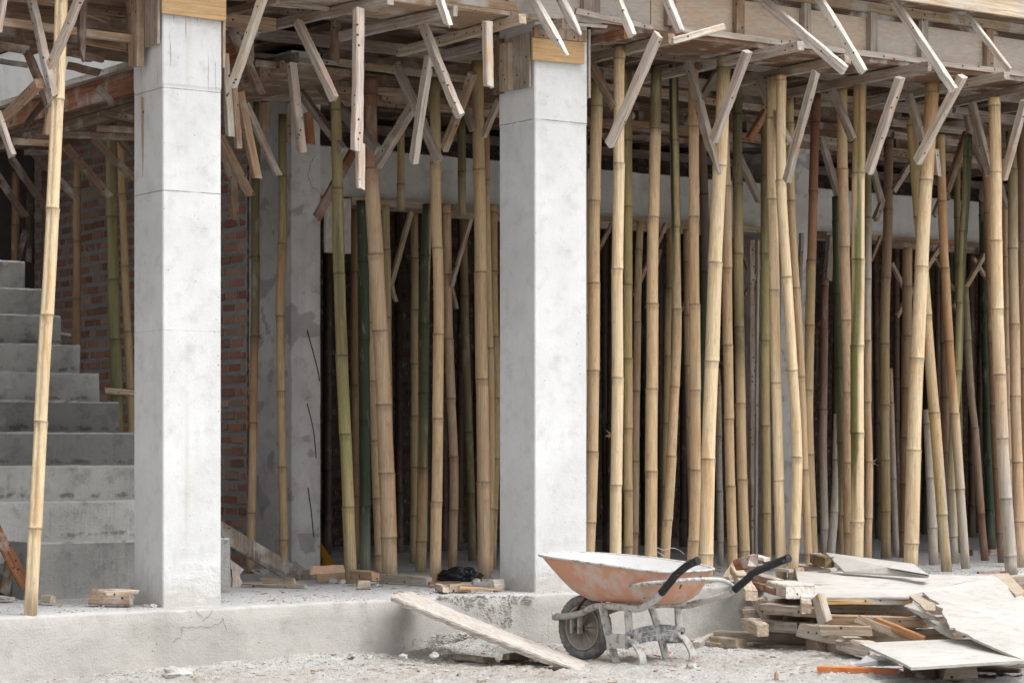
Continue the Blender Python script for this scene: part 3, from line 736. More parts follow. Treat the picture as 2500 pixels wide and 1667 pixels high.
def S(grp, reg, x0, y0, x1, y1, Yl, wz, tone, mode='X', end=None, label=None, name='timber_strut', low=None, cat='strut', mat=None, Yu=None):
    """stick by the two ends of its centre line. mode X: lies in a plane square to the wall (same X at both ends), lower end at Y=Yl.
       mode Y: lies in the plane Y=Yl. mode Z: level at the height found at the nearer end."""
    s = REG[reg][2]; a0 = Rg(reg, x0, y0); a1 = Rg(reg, x1, y1)
    up, lo = (a0, a1) if a0[1] < a1[1] else (a1, a0)
    if mode == 'X': pl_ = pt(*lo, Y=Yl); pu = pt(*up, X=pl_.x)
    elif mode == 'Y': pl_ = pt(*lo, Y=Yl); pu = pt(*up, Y=Yl if Yu is None else Yu)
    else: pl_ = pt(*lo, Z=Yl); pu = pt(*up, Z=Yl)
    dep = (pl_.x * D.x + pl_.y * D.y); W = wz / s / F * dep
    if mode == 'X':  # both faces show
        ax = (pu - pl_).normalized(); k = abs(ax.z) * .57 + .0
        a = W * .62; b = W * .85
        if k < .35: b = W; a = W * .6
    elif mode == 'Y': a = W * .75; b = W * .8
    else: a = W * .65; b = W * .92
    flip = (end is not None)
    side = Vector((1, 0, 0)) if mode != 'Y' else Vector((0, 1, 0))
    if mode == 'Z': side = Vector((1, 0, 0)) if abs((pu - pl_).normalized().x) < .7 else Vector((0, 1, 0))
    o = stick(pu, pl_, a, b, tone, name, side, end, mat)
    STICKS.append((grp, o, (up, lo), tone, label, cat)); return o

# outer struts: from the top of the front form down and out
SG = 'slanted struts leaning out from the beam form'
for a in [(4, 400, -40, 530, 275, 11.30, 72, 'W'), (4, 770, -60, 895, 245, 11.28, 80, 'W'), (0, 1836, -22, 2062, 172, 10.90, 24, 'W'), (0, 1988, -22, 2108, 176, 11.02, 24, 'W'),
          (0, 2185, 8, 2328, 220, 10.98, 24, 'W'), (0, 2360, 36, 2464, 172, 11.1, 17, 'w'), ]:
    S(SG, *a, mat=WOODR)
S(SG, 3, 530, -60, 600, 160, 11.35, 70, 'W', end='splinter', label='short white strut with a splintered broken end at the top between the columns', mat=WOODR)
S(SG, 3, 1180, -140, 1515, 440, 11.25, 85, 'W', end='point', label='long white strut tapering to a point across the middle column collar', mat=WOODR)
S(SG, 3, 1440, -60, 1615, 280, 11.3, 80, 'W', end='point', label='white strut with a jagged point just right of the middle column top', mat=WOODR)
S(SG, 1, 40, -60, -8, 240, 11.3, 55, 'w', label='pale strut cut by the upper left corner of the view')
# level bearers under the form, square to the wall
BG = 'level bearers under the front beam form'
for a in [(0, 1418, 150, 1640, 95, 3.40, 25, 't'), (0, 1570, 194, 1955, 112, 3.395, 23, 'G'), (0, 1808, 200, 2070, 144, 3.395, 23, 'g'), (0, 1918, 230, 2270, 162, 3.395, 24, 'g'),
          (0, 2112, 253, 2458, 184, 3.395, 20, 'G'), (0, 2320, 254, 2520, 212, 3.395, 19, 'g'),
          (2, 440, 215, 1420, 0, 3.40, 78, 'g'), (2, 130, 105, 560, -2, 3.40, 62, 'b'), (2, 990, 295, 1920, 85, 3.395, 78, 'G'), (2, 385, 505, 705, 440, 3.30, 75, 'g'),
          (3, 235, 400, 1180, 145, 3.40, 78, 'p'), (3, 580, 425, 1500, 180, 3.395, 80, 'g'), (4, 160, 330, 480, 262, 3.41, 75, 'r'),
          (0, 560, 190, 690, 158, 3.2, 20, 'b')]:
    S(BG, *a, mode='Z', name='timber_bearer', cat='bearer')
S(BG, 0, 1767, 66, 1642, 101, 11.25, 21, 'w', mode='Y', end=None, label='pale pointed board end jutting from the form right of the middle column', name='timber_bearer', cat='bearer')
# knee braces of the front row
KG = 'knee braces nailed to the front bamboo props'
for a in [(4, 730, 265, 360, 1105, 11.62, 88, 'w'), (4, 1410, 395, 1150, 1075, 11.72, 84, 'w'), (4, 1935, 550, 1712, 1385, 11.72, 75, 'G'), (4, 955, 480, 1185, 1345, 11.85, 85, 'g', 'X', 'point'),
          (4, 205, 480, 395, 830, 12.0, 75, 'm'), (4, 1500, 610, 1720, 1100, 11.95, 80, 'g'), (5, 1010, 595, 770, 1315, 11.72, 85, 'w'), (5, 1490, 585, 1145, 1235, 11.62, 80, 'w'),
          (5, 490, 690, 650, 1070, 12.0, 70, 'g'), (5, 1075, 735, 1185, 1080, 12.0, 78, 'g'), (5, 1560, 790, 1700, 1340, 12.0, 75, 'g'), (5, 1965, 770, 1800, 1375, 11.72, 70, 'G'),
          (2, 450, -30, 215, 650, 11.6, 85, 'w'), (2, 715, 175, 990, 755, 11.7, 85, 'w'), (2, 1655, 150, 1955, 890, 11.55, 85, 'w'), (2, 1720, 420, 1600, 1245, 12.2, 85, 'w'),
          (2, 1465, 500, 1795, 1240, 12.6, 82, 'G'), (2, 1590, 820, 1320, 1260, 12.8, 85, 'g'), (2, 715, 690, 1065, 1160, 13.2, 78, 'g'), (2, 830, 600, 1325, 1160, 13.0, 82, 'g'),
          (3, 800, 560, 580, 1140, 12.6, 80, 'm'), (3, 680, 700, 800, 1000, 13.2, 60, 'g'), (3, 1000, 760, 880, 1040, 13.0, 60, 'G'),
          (1, 615, -30, 390, 500, 11.45, 84, 'w'), (1, 235, -30, 410, 745, 11.6, 85, 'g'), (1, 130, 230, 375, 805, 11.9, 75, 'b'), (1, 300, 640, 15, 915, 12.2, 80, 'm'), (1, -20, 860, 95, 1195, 11.7, 70, 'G')]:
    if len(a) > 8: S(KG, *a[:8], mode=a[8], end=a[9], name='knee_brace', cat='brace')
    else: S(KG, *a, name='knee_brace', cat='brace')
# loose hanging uprights
HG = 'loose timbers hanging from the form'
for a in [(2, 1178, 75, 1160, 1155, 11.55, 92, 'w'), (2, 1190, 1100, 1190, 1445, 11.65, 72, 'w'), (2, 665, 490, 740, 1165, 12.2, 82, 'g'), (2, 1003, 165, 993, 470, 12.6, 75, 'b'),
          (3, 908, 165, 918, 665, 11.5, 80, 'w'), (1, 632, -40, 620, 472, 11.8, 70, 'd', 'Y', 'point'), (2, 150, 420, 195, 1040, 12.0, 72, 'g'), (2, 222, 680, 258, 1135, 12.2, 58, 'm'),
          (2, 262, 700, 398, 1360, 12.4, 80, 'm'), (2, 310, 790, 565, 1345, 13.2, 60, 'g'), (2, 165, 120, 430, 720, 12.5, 78, 'b'), (2, 120, 1050, 345, 1490, 13.6, 75, 'm'),
          (0, 567, 395, 572, 537, 14.6, 21, 'm'), (0, 862, 370, 773, 532, 13.6, 25, 'r'), (2, 640, 790, 640, 1100, 14.2, 40, 'm'), (2, 790, 870, 810, 1105, 14.4, 70, 'o'), (2, 455, 780, 460, 1030, 14.6, 80, 'm'),
          (1, 385, 800, 355, 1030, 12.0, 60, 'm'), (2, 90, 1000, 190, 1350, 14.4, 45, 'g')]:
    S(HG, *a[:8], mode=a[8] if len(a) > 8 else 'Y', end=a[9] if len(a) > 9 else None, name='hanging_timber', cat='timber')
# inner braces and ledgers in the shade
IG = 'braces in the shade behind the front row'
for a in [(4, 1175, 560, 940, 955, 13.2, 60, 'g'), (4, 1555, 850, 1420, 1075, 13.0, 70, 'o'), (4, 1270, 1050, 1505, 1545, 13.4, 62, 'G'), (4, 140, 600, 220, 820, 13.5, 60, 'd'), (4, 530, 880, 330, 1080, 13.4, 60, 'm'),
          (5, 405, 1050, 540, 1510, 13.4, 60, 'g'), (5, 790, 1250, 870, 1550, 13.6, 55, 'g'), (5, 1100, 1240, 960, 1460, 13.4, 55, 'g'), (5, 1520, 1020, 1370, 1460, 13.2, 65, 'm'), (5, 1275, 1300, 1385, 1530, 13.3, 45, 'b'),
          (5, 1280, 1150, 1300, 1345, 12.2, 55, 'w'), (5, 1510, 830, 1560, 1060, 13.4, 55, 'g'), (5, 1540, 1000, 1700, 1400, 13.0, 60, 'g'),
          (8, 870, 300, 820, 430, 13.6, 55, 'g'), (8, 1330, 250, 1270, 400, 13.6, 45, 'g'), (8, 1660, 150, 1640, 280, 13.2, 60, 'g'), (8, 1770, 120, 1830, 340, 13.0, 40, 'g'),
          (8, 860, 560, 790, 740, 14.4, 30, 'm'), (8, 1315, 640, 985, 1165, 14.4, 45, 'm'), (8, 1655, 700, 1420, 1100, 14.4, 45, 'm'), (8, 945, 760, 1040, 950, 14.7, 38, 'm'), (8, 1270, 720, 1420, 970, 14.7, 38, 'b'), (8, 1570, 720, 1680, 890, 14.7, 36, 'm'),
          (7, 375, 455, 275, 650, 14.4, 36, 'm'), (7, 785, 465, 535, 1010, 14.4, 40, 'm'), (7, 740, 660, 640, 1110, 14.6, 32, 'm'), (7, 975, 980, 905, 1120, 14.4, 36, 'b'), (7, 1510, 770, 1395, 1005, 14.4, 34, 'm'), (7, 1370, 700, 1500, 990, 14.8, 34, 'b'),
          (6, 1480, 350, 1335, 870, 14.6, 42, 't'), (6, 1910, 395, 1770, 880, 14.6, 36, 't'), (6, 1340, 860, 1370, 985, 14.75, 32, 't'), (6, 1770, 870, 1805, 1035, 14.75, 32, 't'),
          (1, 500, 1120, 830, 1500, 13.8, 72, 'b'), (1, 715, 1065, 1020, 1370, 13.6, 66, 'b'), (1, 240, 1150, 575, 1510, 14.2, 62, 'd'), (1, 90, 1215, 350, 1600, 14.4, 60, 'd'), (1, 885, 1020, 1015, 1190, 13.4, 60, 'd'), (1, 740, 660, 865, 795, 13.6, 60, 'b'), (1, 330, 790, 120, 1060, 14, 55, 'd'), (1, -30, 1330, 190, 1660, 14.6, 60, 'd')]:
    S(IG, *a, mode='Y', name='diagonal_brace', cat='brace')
LG = 'level timbers inside under the slab form'
for a in [(0, 0, 53, 319, 96, 11.95, 24, 'm'), (0, 0, 112, 66, 122, 12.2, 24, 'b'), (0, 205, 103, 322, 124, 12.4, 14, 'm'), (0, 150, 15, 330, 35, 12.3, 25, 'b'), (0, 0, 150, 68, 160, 12.3, 15, 'd'),
          (0, 212, 30, 262, 50, 12.6, 20, 'm'), (0, 170, 128, 252, 145, 12.8, 22, 'b'), (0, 165, 160, 240, 178, 13.0, 22, 'b'),
          (0, 36, 345, 130, 350, 12.9, 20, 'm'), (0, 80, 325, 325, 336, 13.0, 20, 'b'), (0, 236, 313, 325, 318, 12.9, 19, 'b'), (0, 245, 276, 325, 292, 12.9, 23, 'd'), (0, 60, 372, 200, 376, 14, 16, 'd'),
          (0, 826, 153, 1150, 196, 13.4, 21, 't'), (0, 590, 133, 830, 155, 13.4, 14, 'G'), (0, 590, 210, 1000, 226, 13.9, 22, 'm'), (0, 560, 232, 860, 252, 14.2, 20, 'g'), (0, 1060, 262, 1216, 280, 14.4, 22, 'm'), (0, 930, 236, 1216, 262, 14.5, 22, 'm'), (0, 650, 165, 830, 182, 13.2, 16, 'b'),
          (0, 1440, 210, 1700, 232, 13.4, 20, 't'), (0, 1536, 222, 1960, 278, 13.6, 18, 't'), (0, 1540, 302, 1990, 352, 14.4, 20, 'm'), (0, 1440, 330, 1700, 346, 14.6, 16, 'b'), (0, 1955, 335, 2060, 350, 14.0, 20, 'G'), (0, 2175, 300, 2360, 322, 13.6, 18, 'G'), (0, 2180, 330, 2340, 350, 14.0, 18, 'g'),
          (0, 2330, 268, 2500, 300, 13.0, 20, 'g'), (0, 1940, 245, 2100, 262, 13.4, 18, 'b'), (0, 2080, 380, 2440, 412, 14.6, 14, 'b'),
          (0, 1405, 28, 1590, 68, 11.56, 17, 'G'), (0, 1410, 60, 1480, 66, 11.6, 8, 'w'), (0, 1060, 8, 1240, 34, 11.6, 12, 'm'), (0, 660, 12, 800, 22, 11.9, 10, 'g'), (0, 980, 60, 1300, 92, 12.3, 13, 'm'), (0, 900, 20, 1110, 45, 12.1, 14, 'b')]:
    S(LG, *a, mode='Y', name='ledger_timber', cat='ledger')
# square posts among the bamboo
PG = 'square timber posts among the bamboo'
S(PG, 0, 1833, 585, 1836, 1358, 14.0, 18, 'g', mode='Y', name='timber_post', cat='post'); S(PG, 0, 1851, 585, 1845, 1362, 13.9, 9, 'G', mode='Y', name='timber_post', cat='post')
S(PG, 0, 2028, 575, 2020, 682, 14.3, 22, 'g', mode='Y', name='timber_post', cat='post'); S(PG, 0, 1957, 570, 1950, 760, 14.7, 12, 'G', mode='Y', name='timber_post', cat='post')
S(PG, 0, 60, 560, 40, 640, 17, 20, 'd', mode='Y', name='timber_post', cat='post'); S(PG, 0, 72, 470, 70, 640, 17.5, 15, 'd', mode='Y', name='timber_post', cat='post')

# --------------------------------------------------------------- bamboo
TAN = (.58, .43, .265); PALE = (.69, .56, .375); YEL_ = (.43, .345, .19); GRN = (.07, .085, .04); DGR = (.035, .058, .027); OR = (.43, .265, .14); BRN = (.30, .19, .11)
PINKT = (.53, .39, .265); GREY = (.46, .43, .39); OLV = (.18, .15, .075); DBR = (.17, .10, .06)
POLES = []
def lerp3(a, b, t): return tuple(a[i] * (1 - t) + b[i] * t for i in range(3))
def bamboo(pts, Yt, Yb, wpx, cols, nodes=None, desc='tan', bay='r', foot=True, stripe=None, groove=False, twigs=()):
    """pts: pixel way points, top to bottom; cols: [(py, colour)]; nodes: pixel heights of the joints"""
    pts = sorted(pts, key=lambda p: p[1]); y0, y1 = pts[0][1], pts[-1][1]
    P = [pt(x, y, Y=Yt + (Yb - Yt) * (y - y0) / max(1, y1 - y0)) for x, y in pts]
    if foot:
        a, b = P[-2], P[-1]
        if b.z > .02: P.append(b + (b - a) * (b.z / max(.01, a.z - b.z)))
        elif b.z < -.02: P[-1] = a + (b - a) * (a.z / (a.z - b.z))
        P[-1].z = -.004
    P = P[::-1]; base = P[0].copy(); path = smoothpath(P, 10)
    cum = [0]
    for a, b in zip(path[:-1], path[1:]): cum.append(cum[-1] + (b - a).length)
    L = cum[-1]
    def at(s):
        s = min(max(s, 0), L); i = 0
        while i < len(cum) - 2 and cum[i + 1] < s: i += 1
        return path[i].lerp(path[i + 1], (s - cum[i]) / max(1e-6, cum[i + 1] - cum[i]))
    dep = base.x * D.x + base.y * D.y; r0 = wpx / 2 / F * dep
    def s_of(py):
        lo, hi = 0, L
        for _ in range(24):
            m = (lo + hi) / 2
            if pxof(at(m))[1] > py: lo = m
            else: hi = m
        return lo
    if nodes: ns = sorted(s_of(y) for y in nodes)
    else: ns = []
    s = ns[0] if ns else random.uniform(.1, .4); sp = .40
    if len(ns) > 1: sp = (ns[-1] - ns[0]) / (len(ns) - 1)
    if not ns: ns = [s]
    while ns[0] - sp > .08: ns.insert(0, ns[0] - sp * random.uniform(.9, 1.0))
    while ns[-1] + sp < L - .05: ns.append(ns[-1] + sp * random.uniform(.97, 1.06))
    st_ = [(0, 0), (L, 0)]
    for q in ns: st_ += [(q - .055, 0), (q - .03, 0), (q - .012, .25), (q - .004, .8), (q, 1), (q + .004, .7), (q + .012, .3), (q + .035, 0)]
    x = .15
    while x < L:
        if all(abs(x - q) > .06 for q in ns): st_.append((x, 0))
        x += .12
    st_ = sorted([q for q in st_ if 0 <= q[0] <= L]); n = 28 if groove else 16
    bm = bmesh.new(); cl = bm.verts.layers.float_color.new('Col'); sd_ = random.random() * 50; rings = []
    pp = [at(s) for s, _ in st_]; fr = frames(pp); seg = 0; segk = [random.uniform(.97, 1.03) for _ in range(60)]
    half = random.random() * 6.28
    for (s, nd), (p, u, v) in zip(st_, fr):
        seg = sum(1 for q in ns if q < s); r = r0 * (1.03 - .06 * s / max(L, 1)) * segk[seg % 60] * (1 + .10 * nd) ; ring = []
        if ns and nd < .3:
            dn = min(abs(s - q) for q in ns); r *= 1 + .03 * max(0, 1 - dn / .08)
        py = pxof(p)[1]; c = cols[0][1]
        for (ya, ca), (yb, cb) in zip(cols[:-1], cols[1:]):
            if py >= yb: c = cb
            elif py > ya: c = lerp3(ca, cb, (py - ya) / (yb - ya)); break
        zigx = (.0015 if seg % 2 else -.0015)
        for k in range(n):
            an = 2 * math.pi * k / n; rr = r
            if groove and nd < .5: rr *= 1 - .30 * max(0, 1 - abs(((an - half_groove(u, v) + math.pi) % (2 * math.pi)) - math.pi) / .5)
            q = p + (u * math.cos(an) + v * math.sin(an)) * rr + Vector((zigx, 0, 0))
            vt = bm.verts.new(q - base); cc = c
            if stripe:
                w_ = mnoise.noise(Vector((math.cos(an + half) * .9, math.sin(an + half) * .9, s * .45 + sd_)))
                if w_ > -.02: cc = lerp3(c, stripe, min(1, (w_ + .02) * 6))
            kk = 1 + .12 * mnoise.noise(Vector((seg * 3.3, sd_, 0))); dk = .35 if nd > .9 else (.75 if nd > .6 else 1)
            if ns:
                below = min((q - s for q in ns if q > s), default=9)
                if below < .045: dk *= .72 + .28 * abs(mnoise.noise(Vector((k * .9, seg * 2.1, sd_)))) * 2
            low = max(0, 1 - s / .35) * .5
            cc = lerp3(cc, (.46, .43, .39), low * (.5 + .5 * mnoise.noise(Vector((k, s * 20, sd_)))))
            vt[cl] = (min(cc[0] * kk * dk, .85), min(cc[1] * kk * dk, .8), min(cc[2] * kk * dk, .7), 1)
            ring.append(vt)
        rings.append(ring)
    for a, b in zip(rings[:-1], rings[1:]):
        for i in range(n): bm.faces.new((a[i], a[(i + 1) % n], b[(i + 1) % n], b[i]))
    bm.faces.new(rings[0]); bm.faces.new(rings[-1])
    o = link('bamboo_prop', bm, BAM, smooth=True); o.location = base
    for ty, dr in twigs:
        sb = s_of(ty); c = at(sb) - base; b2 = bmesh.new()
        for k in range(6):
            e = c + RT * dr * (r0 + random.uniform(.015, .04)) + Vector((0, 0, random.uniform(-.03, .03))) - D * random.uniform(-.01, .02)
            tube(b2, [c + RT * dr * r0 * .8, (c + RT * dr * r0 + e) / 2 + Vector((0, 0, random.uniform(-.01, .01))), e], [.004, .0025, .001], 5)
        t = link('twig', b2, TWIG, o); t.location = (0, 0, 0)
    m = pxof(at(s_of(800)))[0] if bay != 'u' else pts[0][0]
    POLES.append((bay, m, o, desc)); return o
def half_groove(u, v):
    d = -D * .9 - RT * .25; return math.atan2(d.dot(v), d.dot(u))

T = lambda *a: list(a)
# left bay
bamboo([(150, -40), (141, 240), (124, 600), (101, 1000), (75, 1500)], 11.75, 11.56, 32, [(0, PALE), (1500, PALE)], [245, 510, 770, 1030, 1290], 'pale grooved front', 'l', groove=True, twigs=())
bamboo([(188, 370), (187, 840)], 16.0, 16.0, 20, [(300, OLV), (600, BRN)], [730], 'brown shaded', 'l')
bamboo([(270, 300), (277, 700), (285, 950)], 15.2, 15.2, 28, [(300, OLV), (900, (.28, .28, .13))], [530, 683, 828], 'thick olive green', 'l')
bamboo([(295, 330), (303, 600), (322, 1050)], 15.0, 14.9, 19, [(300, BRN), (1000, YEL_)], [475, 650, 810, 950], 'thin brown leaning', 'l')
for k, (x, y, yy) in enumerate(((38, 17, 20), (110, 17.5, 18))): bamboo([(x, 420), (x, 700)], y, y, yy, [(0, DBR)], None, 'dark', 'l')
# bay between the columns
bamboo([(628, 250), (624, 440), (622, 800), (611, 1397)], 14.8, 14.7, 21, T((300, OLV), (800, OLV), (900, OR), (1000, OR), (1080, TAN)), [434, 627, 822, 1032, 1252], 'green to orange', 'm', twigs=((627, -1), (822, 1), (1032, -1)))
bamboo([(690, 280), (689, 600), (684, 800), (694, 1372)], 14.6, 14.5, 21, T((300, OLV), (560, YEL_), (620, OR), (900, TAN)), [430, 596, 772, 955, 1140], 'slim green topped', 'm')
bamboo([(818, 230), (823, 400), (830, 750), (843, 1060), (858, 1424)], 13.3, 13.2, 29, T((300, GRN), (850, OLV), (1100, (.3, .3, .12)), (1200, YEL_)), [461, 668, 868, 1060, 1237], 'large green', 'm', stripe=(.3, .25, .12))
bamboo([(882, 490), (887, 640), (890, 900), (892, 1400)], 14.2, 14.1, 26, T((300, DGR), (1200, DGR), (1400, (.2, .24, .18))), [640, 831, 1028, 1236], 'dark green', 'm')
bamboo([(903, 190), (905, 400), (919, 650), (938, 1000), (953, 1424)], 13.3, 13.2, 38, T((300, (.2, .1, .06)), (380, (.33, .17, .1)), (470, PINKT), (1400, PINKT)), [412, 621, 808, 988, 1155, 1312], 'very thick pinkish tan', 'm')
bamboo([(942, 500), (946, 800), (952, 1380)], 14.6, 14.6, 20, T((300, YEL_),), [610, 775], 'yellowish half hidden', 'm')
bamboo([(899, 560), (910, 900), (926, 1397)], 14.4, 14.2, 21, T((300, TAN),), [], 'tan half hidden', 'm')
bamboo([(865, 500), (866, 900), (868, 1380)], 15.6, 15.6, 20, T((300, BRN),), [665, 940], 'brown rear', 'm')
bamboo([(1012, 510), (1012, 900), (1010, 1370)], 15.4, 15.4, 19, T((300, BRN), (900, YEL_)), [757, 888, 1015], 'brown rear', 'm')
bamboo([(1043, 500), (1037, 700), (1034, 960), (1028, 1396)], 14.3, 14.2, 26, T((300, DGR), (1000, GRN), (1140, OLV), (1180, OR), (1380, TAN)), [624, 790, 960, 1142, 1322], 'dark green and orange', 'm', stripe=YEL_)
bamboo([(1061, 190), (1065, 500), (1071, 800), (1063, 1428)], 13.2, 13.1, 27, T((150, GRN), (300, YEL_), (450, TAN), (1400, TAN)), [400, 606, 817, 1022, 1225], 'tan green topped', 'm')
bamboo([(1090, 500), (1093, 700), (1098, 900), (1108, 1130), (1105, 1386)], 14.7, 14.6, 22, T((300, TAN), (1000, PINKT)), [671, 828, 973, 1115, 1245], 'bowed tan', 'm')
bamboo([(1130, 520), (1136, 800), (1146, 1100), (1154, 1370)], 15.6, 15.5, 20, T((300, BRN), (900, OLV)), [724, 1055, 1205], 'olive brown rear', 'm')
bamboo([(1166, 150), (1171, 500), (1176, 900), (1184, 1424)], 13.3, 13.2, 31, T((100, (.42, .3, .16)), (500, TAN), (1400, PINKT)), [415, 665, 926, 1176], 'thick tan', 'm')
bamboo([(1186, 300), (1192, 650), (1199, 1000), (1196, 1380)], 13.9, 13.8, 17, T((300, BRN), (600, TAN)), [440, 850], 'slim brown', 'm')
bamboo([(1204, 500), (1208, 800), (1213, 1000), (1201, 1382)], 14.5, 14.3, 20, T((300, OR), (900, YEL_)), [663, 823, 973, 1120, 1245], 'orange tan', 'm')
for x in (800, 795, 975, 1040, 1085, 1120, 1165): bamboo([(x + random.uniform(-9, 9), 520), (x, 1370)], 17.2 + random.random(), 17.2, 20, T((0, (.08, .05, .035)),), None, 'shade-coloured rear', 'm')  # culm colours blackened to paint the shade at the rear
# short poles standing on the lintel
bamboo([(978, 300), (979, 515)], 14.7, 14.7, 19, T((0, GRN), (400, YEL_)), [450], 'short green and yellow', 'u', foot=False)
bamboo([(1126, 290), (1129, 525)], 14.7, 14.7, 20, T((0, DGR), (400, OLV), (520, YEL_)), [420], 'short dark green', 'u', foot=False)
# right of the middle column
B = bamboo
B([(1427, 320), (1426, 700), (1428, 1000), (1425, 1345)], 13.0, 12.9, 17, T((300, DBR), (500, BRN), (750, YEL_), (900, TAN)), [410, 770, 998, 1184], 'slim brown topped')
B([(1462, 170), (1457, 260), (1451, 500), (1449, 900), (1446, 1100), (1436, 1400)], 12.4, 12.3, 29, T((170, OLV), (250, YEL_), (320, TAN), (1400, TAN)), [261, 491, 692, 905, 1103, 1275], 'tan bowed')
B([(1512, 115), (1511, 400), (1507, 650), (1508, 900), (1504, 1200), (1503, 1420)], 12.0, 11.95, 28, T((100, YEL_), (200, PALE), (1400, PALE)), [145, 400, 657, 922, 1184], 'thick pale front', twigs=((1060, -1),))
B([(1533, 170), (1533, 500), (1533, 900), (1534, 1380)], 12.9, 12.8, 22, T((250, OLV), (500, YEL_), (800, TAN)), [505, 695, 876, 1046, 1197, 1334], 'slim yellowish', stripe=(.45, .38, .17))
B([(1562, 540), (1556, 800), (1549, 1345)], 14.0, 13.9, 18, T((300, YEL_), (900, PINKT)), [610, 787], 'dull tan rear')
B([(1603, 170), (1600, 315), (1594, 600), (1592, 900), (1590, 1150), (1588, 1390)], 12.3, 12.2, 29, T((200, OLV), (310, OLV), (330, PINKT), (500, TAN)), [315, 531, 742, 949, 1151], 'tan green topped')
B([(1645, 160), (1647, 400), (1650, 560), (1652, 800), (1647, 950), (1639, 1120), (1622, 1390)], 12.6, 12.4, 24, T((100, DGR), (540, DGR), (570, GRN), (750, PINKT), (900, TAN)), [344, 555, 756, 945, 1115, 1270], 'green topped kinked', stripe=YEL_)
B([(1635, 560), (1631, 800), (1622, 1360)], 14.2, 14.1, 17, T((500, OR), (690, OLV), (800, YEL_)), [705, 870], 'orange topped slim rear')
B([(1693, 170), (1694, 500), (1696, 800), (1698, 1150), (1690, 1400)], 12.2, 12.1, 26, T((100, OR), (300, OR), (320, PINKT), (600, TAN)), [310, 530, 744, 953, 1148, 1320], 'tan orange topped')
B([(1676, 560), (1680, 900), (1690, 1300)], 14.3, 14.2, 17, T((500, BRN), (800, PINKT)), None, 'brown slim rear')
B([(1714, 330), (1722, 640), (1716, 900), (1712, 1340)], 13.4, 13.4, 22, T((300, DBR), (600, (.11, .09, .08)), (760, DGR)), [475, 665], 'blackish brown')
B([(1767, 135), (1764, 250), (1757, 420), (1746, 640), (1738, 883), (1729, 1121), (1723, 1400)], 11.98, 11.93, 34, T((100, YEL_), (170, OLV), (260, TAN), (350, PALE)), [167, 406, 642, 883, 1121], 'thick pale leaning front')
B([(1768, 300), (1774, 500), (1777, 850), (1783, 1180), (1790, 1400)], 12.6, 12.5, 24, T((300, YEL_), (500, PINKT), (1000, TAN)), [455, 655, 843, 1023, 1187, 1332], 'pinkish tan')
B([(1752, 900), (1757, 1200), (1760, 1380)], 14.0, 13.8, 15, T((900, BRN), (1200, GREY)), [1200], 'grey brown slim rear')
B([(1801, 180), (1801, 450), (1805, 800), (1812, 1170), (1820, 1400)], 12.9, 12.8, 24, T((100, DGR), (450, OLV), (620, YEL_), (850, OLV), (950, TAN)), [280, 450, 620, 799, 985, 1171], 'olive topped')
B([(1868, 280), (1868, 620), (1869, 1000), (1873, 1390)], 13.0, 12.9, 22, T((200, BRN), (500, OLV), (700, (.42, .38, .18)), (1000, YEL_)), [430, 620, 832, 1040, 1253], 'yellow green')
B([(1884, 190), (1886, 480), (1891, 709), (1895, 935), (1901, 1173), (1909, 1420)], 12.1, 12.05, 25, T((100, YEL_), (400, PALE)), [290, 487, 709, 935, 1173], 'pale straight front')
B([(1907, 185), (1907, 441), (1921, 677), (1935, 904), (1946, 1116), (1936, 1420)], 11.98, 11.95, 25, T((100, PALE),), [197, 441, 677, 904, 1116, 1315], 'very pale bowed front', twigs=((1315, 1),))
B([(1929, 240), (1932, 490), (1944, 703), (1956, 920), (1965, 1147), (1975, 1400)], 12.6, 12.5, 19, T((200, YEL_), (600, TAN)), [301, 491, 703, 920, 1147], 'slim tan')
B([(1993, 230), (1986, 450), (1981, 640), (1977, 800), (1974, 950), (1976, 1110), (1988, 1390)], 12.9, 12.8, 23, T((200, DBR), (460, (.3, .14, .08)), (630, (.36, .21, .12)), (660, YEL_), (1000, TAN)), [468, 636, 795, 953, 1110], 'red brown topped')
B([(2014, 680), (2012, 900), (2009, 1100), (2015, 1370)], 13.9, 13.8, 19, T((600, DBR), (900, (.22, .12, .08)), (1300, GREY)), [700, 1000], 'dark red brown')
B([(2046, 1010), (2040, 1200), (2027, 1370)], 13.3, 13.3, 21, T((900, GREY),), [1250], 'grey splayed')
B([(2044, 480), (2050, 800), (2057, 1080), (2064, 1400)], 12.9, 12.8, 27, T((400, DGR), (900, GRN), (1300, OLV), (1400, YEL_)), [717, 898, 1081, 1258], 'dark green front', stripe=(.5, .42, .24))
B([(2056, 215), (2057, 413), (2062, 602), (2066, 781), (2071, 957), (2075, 1400)], 12.4, 12.6, 26, T((200, YEL_), (413, TAN), (430, PINKT)), [413, 602, 781, 957], 'tan')
B([(2099, 204), (2096, 423), (2095, 634), (2093, 844), (2093, 1057), (2093, 1420)], 12.02, 12.0, 32, T((200, OLV), (240, OR), (420, YEL_), (440, PALE)), [208, 423, 634, 844, 1057, 1274], 'thick pale front green streaked', stripe=(.16, .16, .06))
B([(2119, 300), (2119, 531), (2118, 832), (2118, 982), (2122, 1128), (2119, 1390)], 12.8, 12.7, 18, T((200, DGR), (500, OLV), (650, GREY), (900, PINKT)), [531, 682, 832, 982, 1128, 1265], 'slim greyish', twigs=((1128, 1),))
B([(2170, 340), (2168, 512), (2163, 679), (2160, 839), (2161, 1123), (2163, 1362)], 14.0, 13.97, 23, T((200, DBR), (450, (.24, .16, .1)), (680, (.34, .24, .15)), (900, YEL_)), [512, 679, 839, 989, 1123, 1248], 'brown topped')
B([(2172, 900), (2180, 1150), (2188, 1350)], 14.5, 14.2, 16, T((800, OR), (1200, GREY)), [985, 1170], 'slim orange rear')
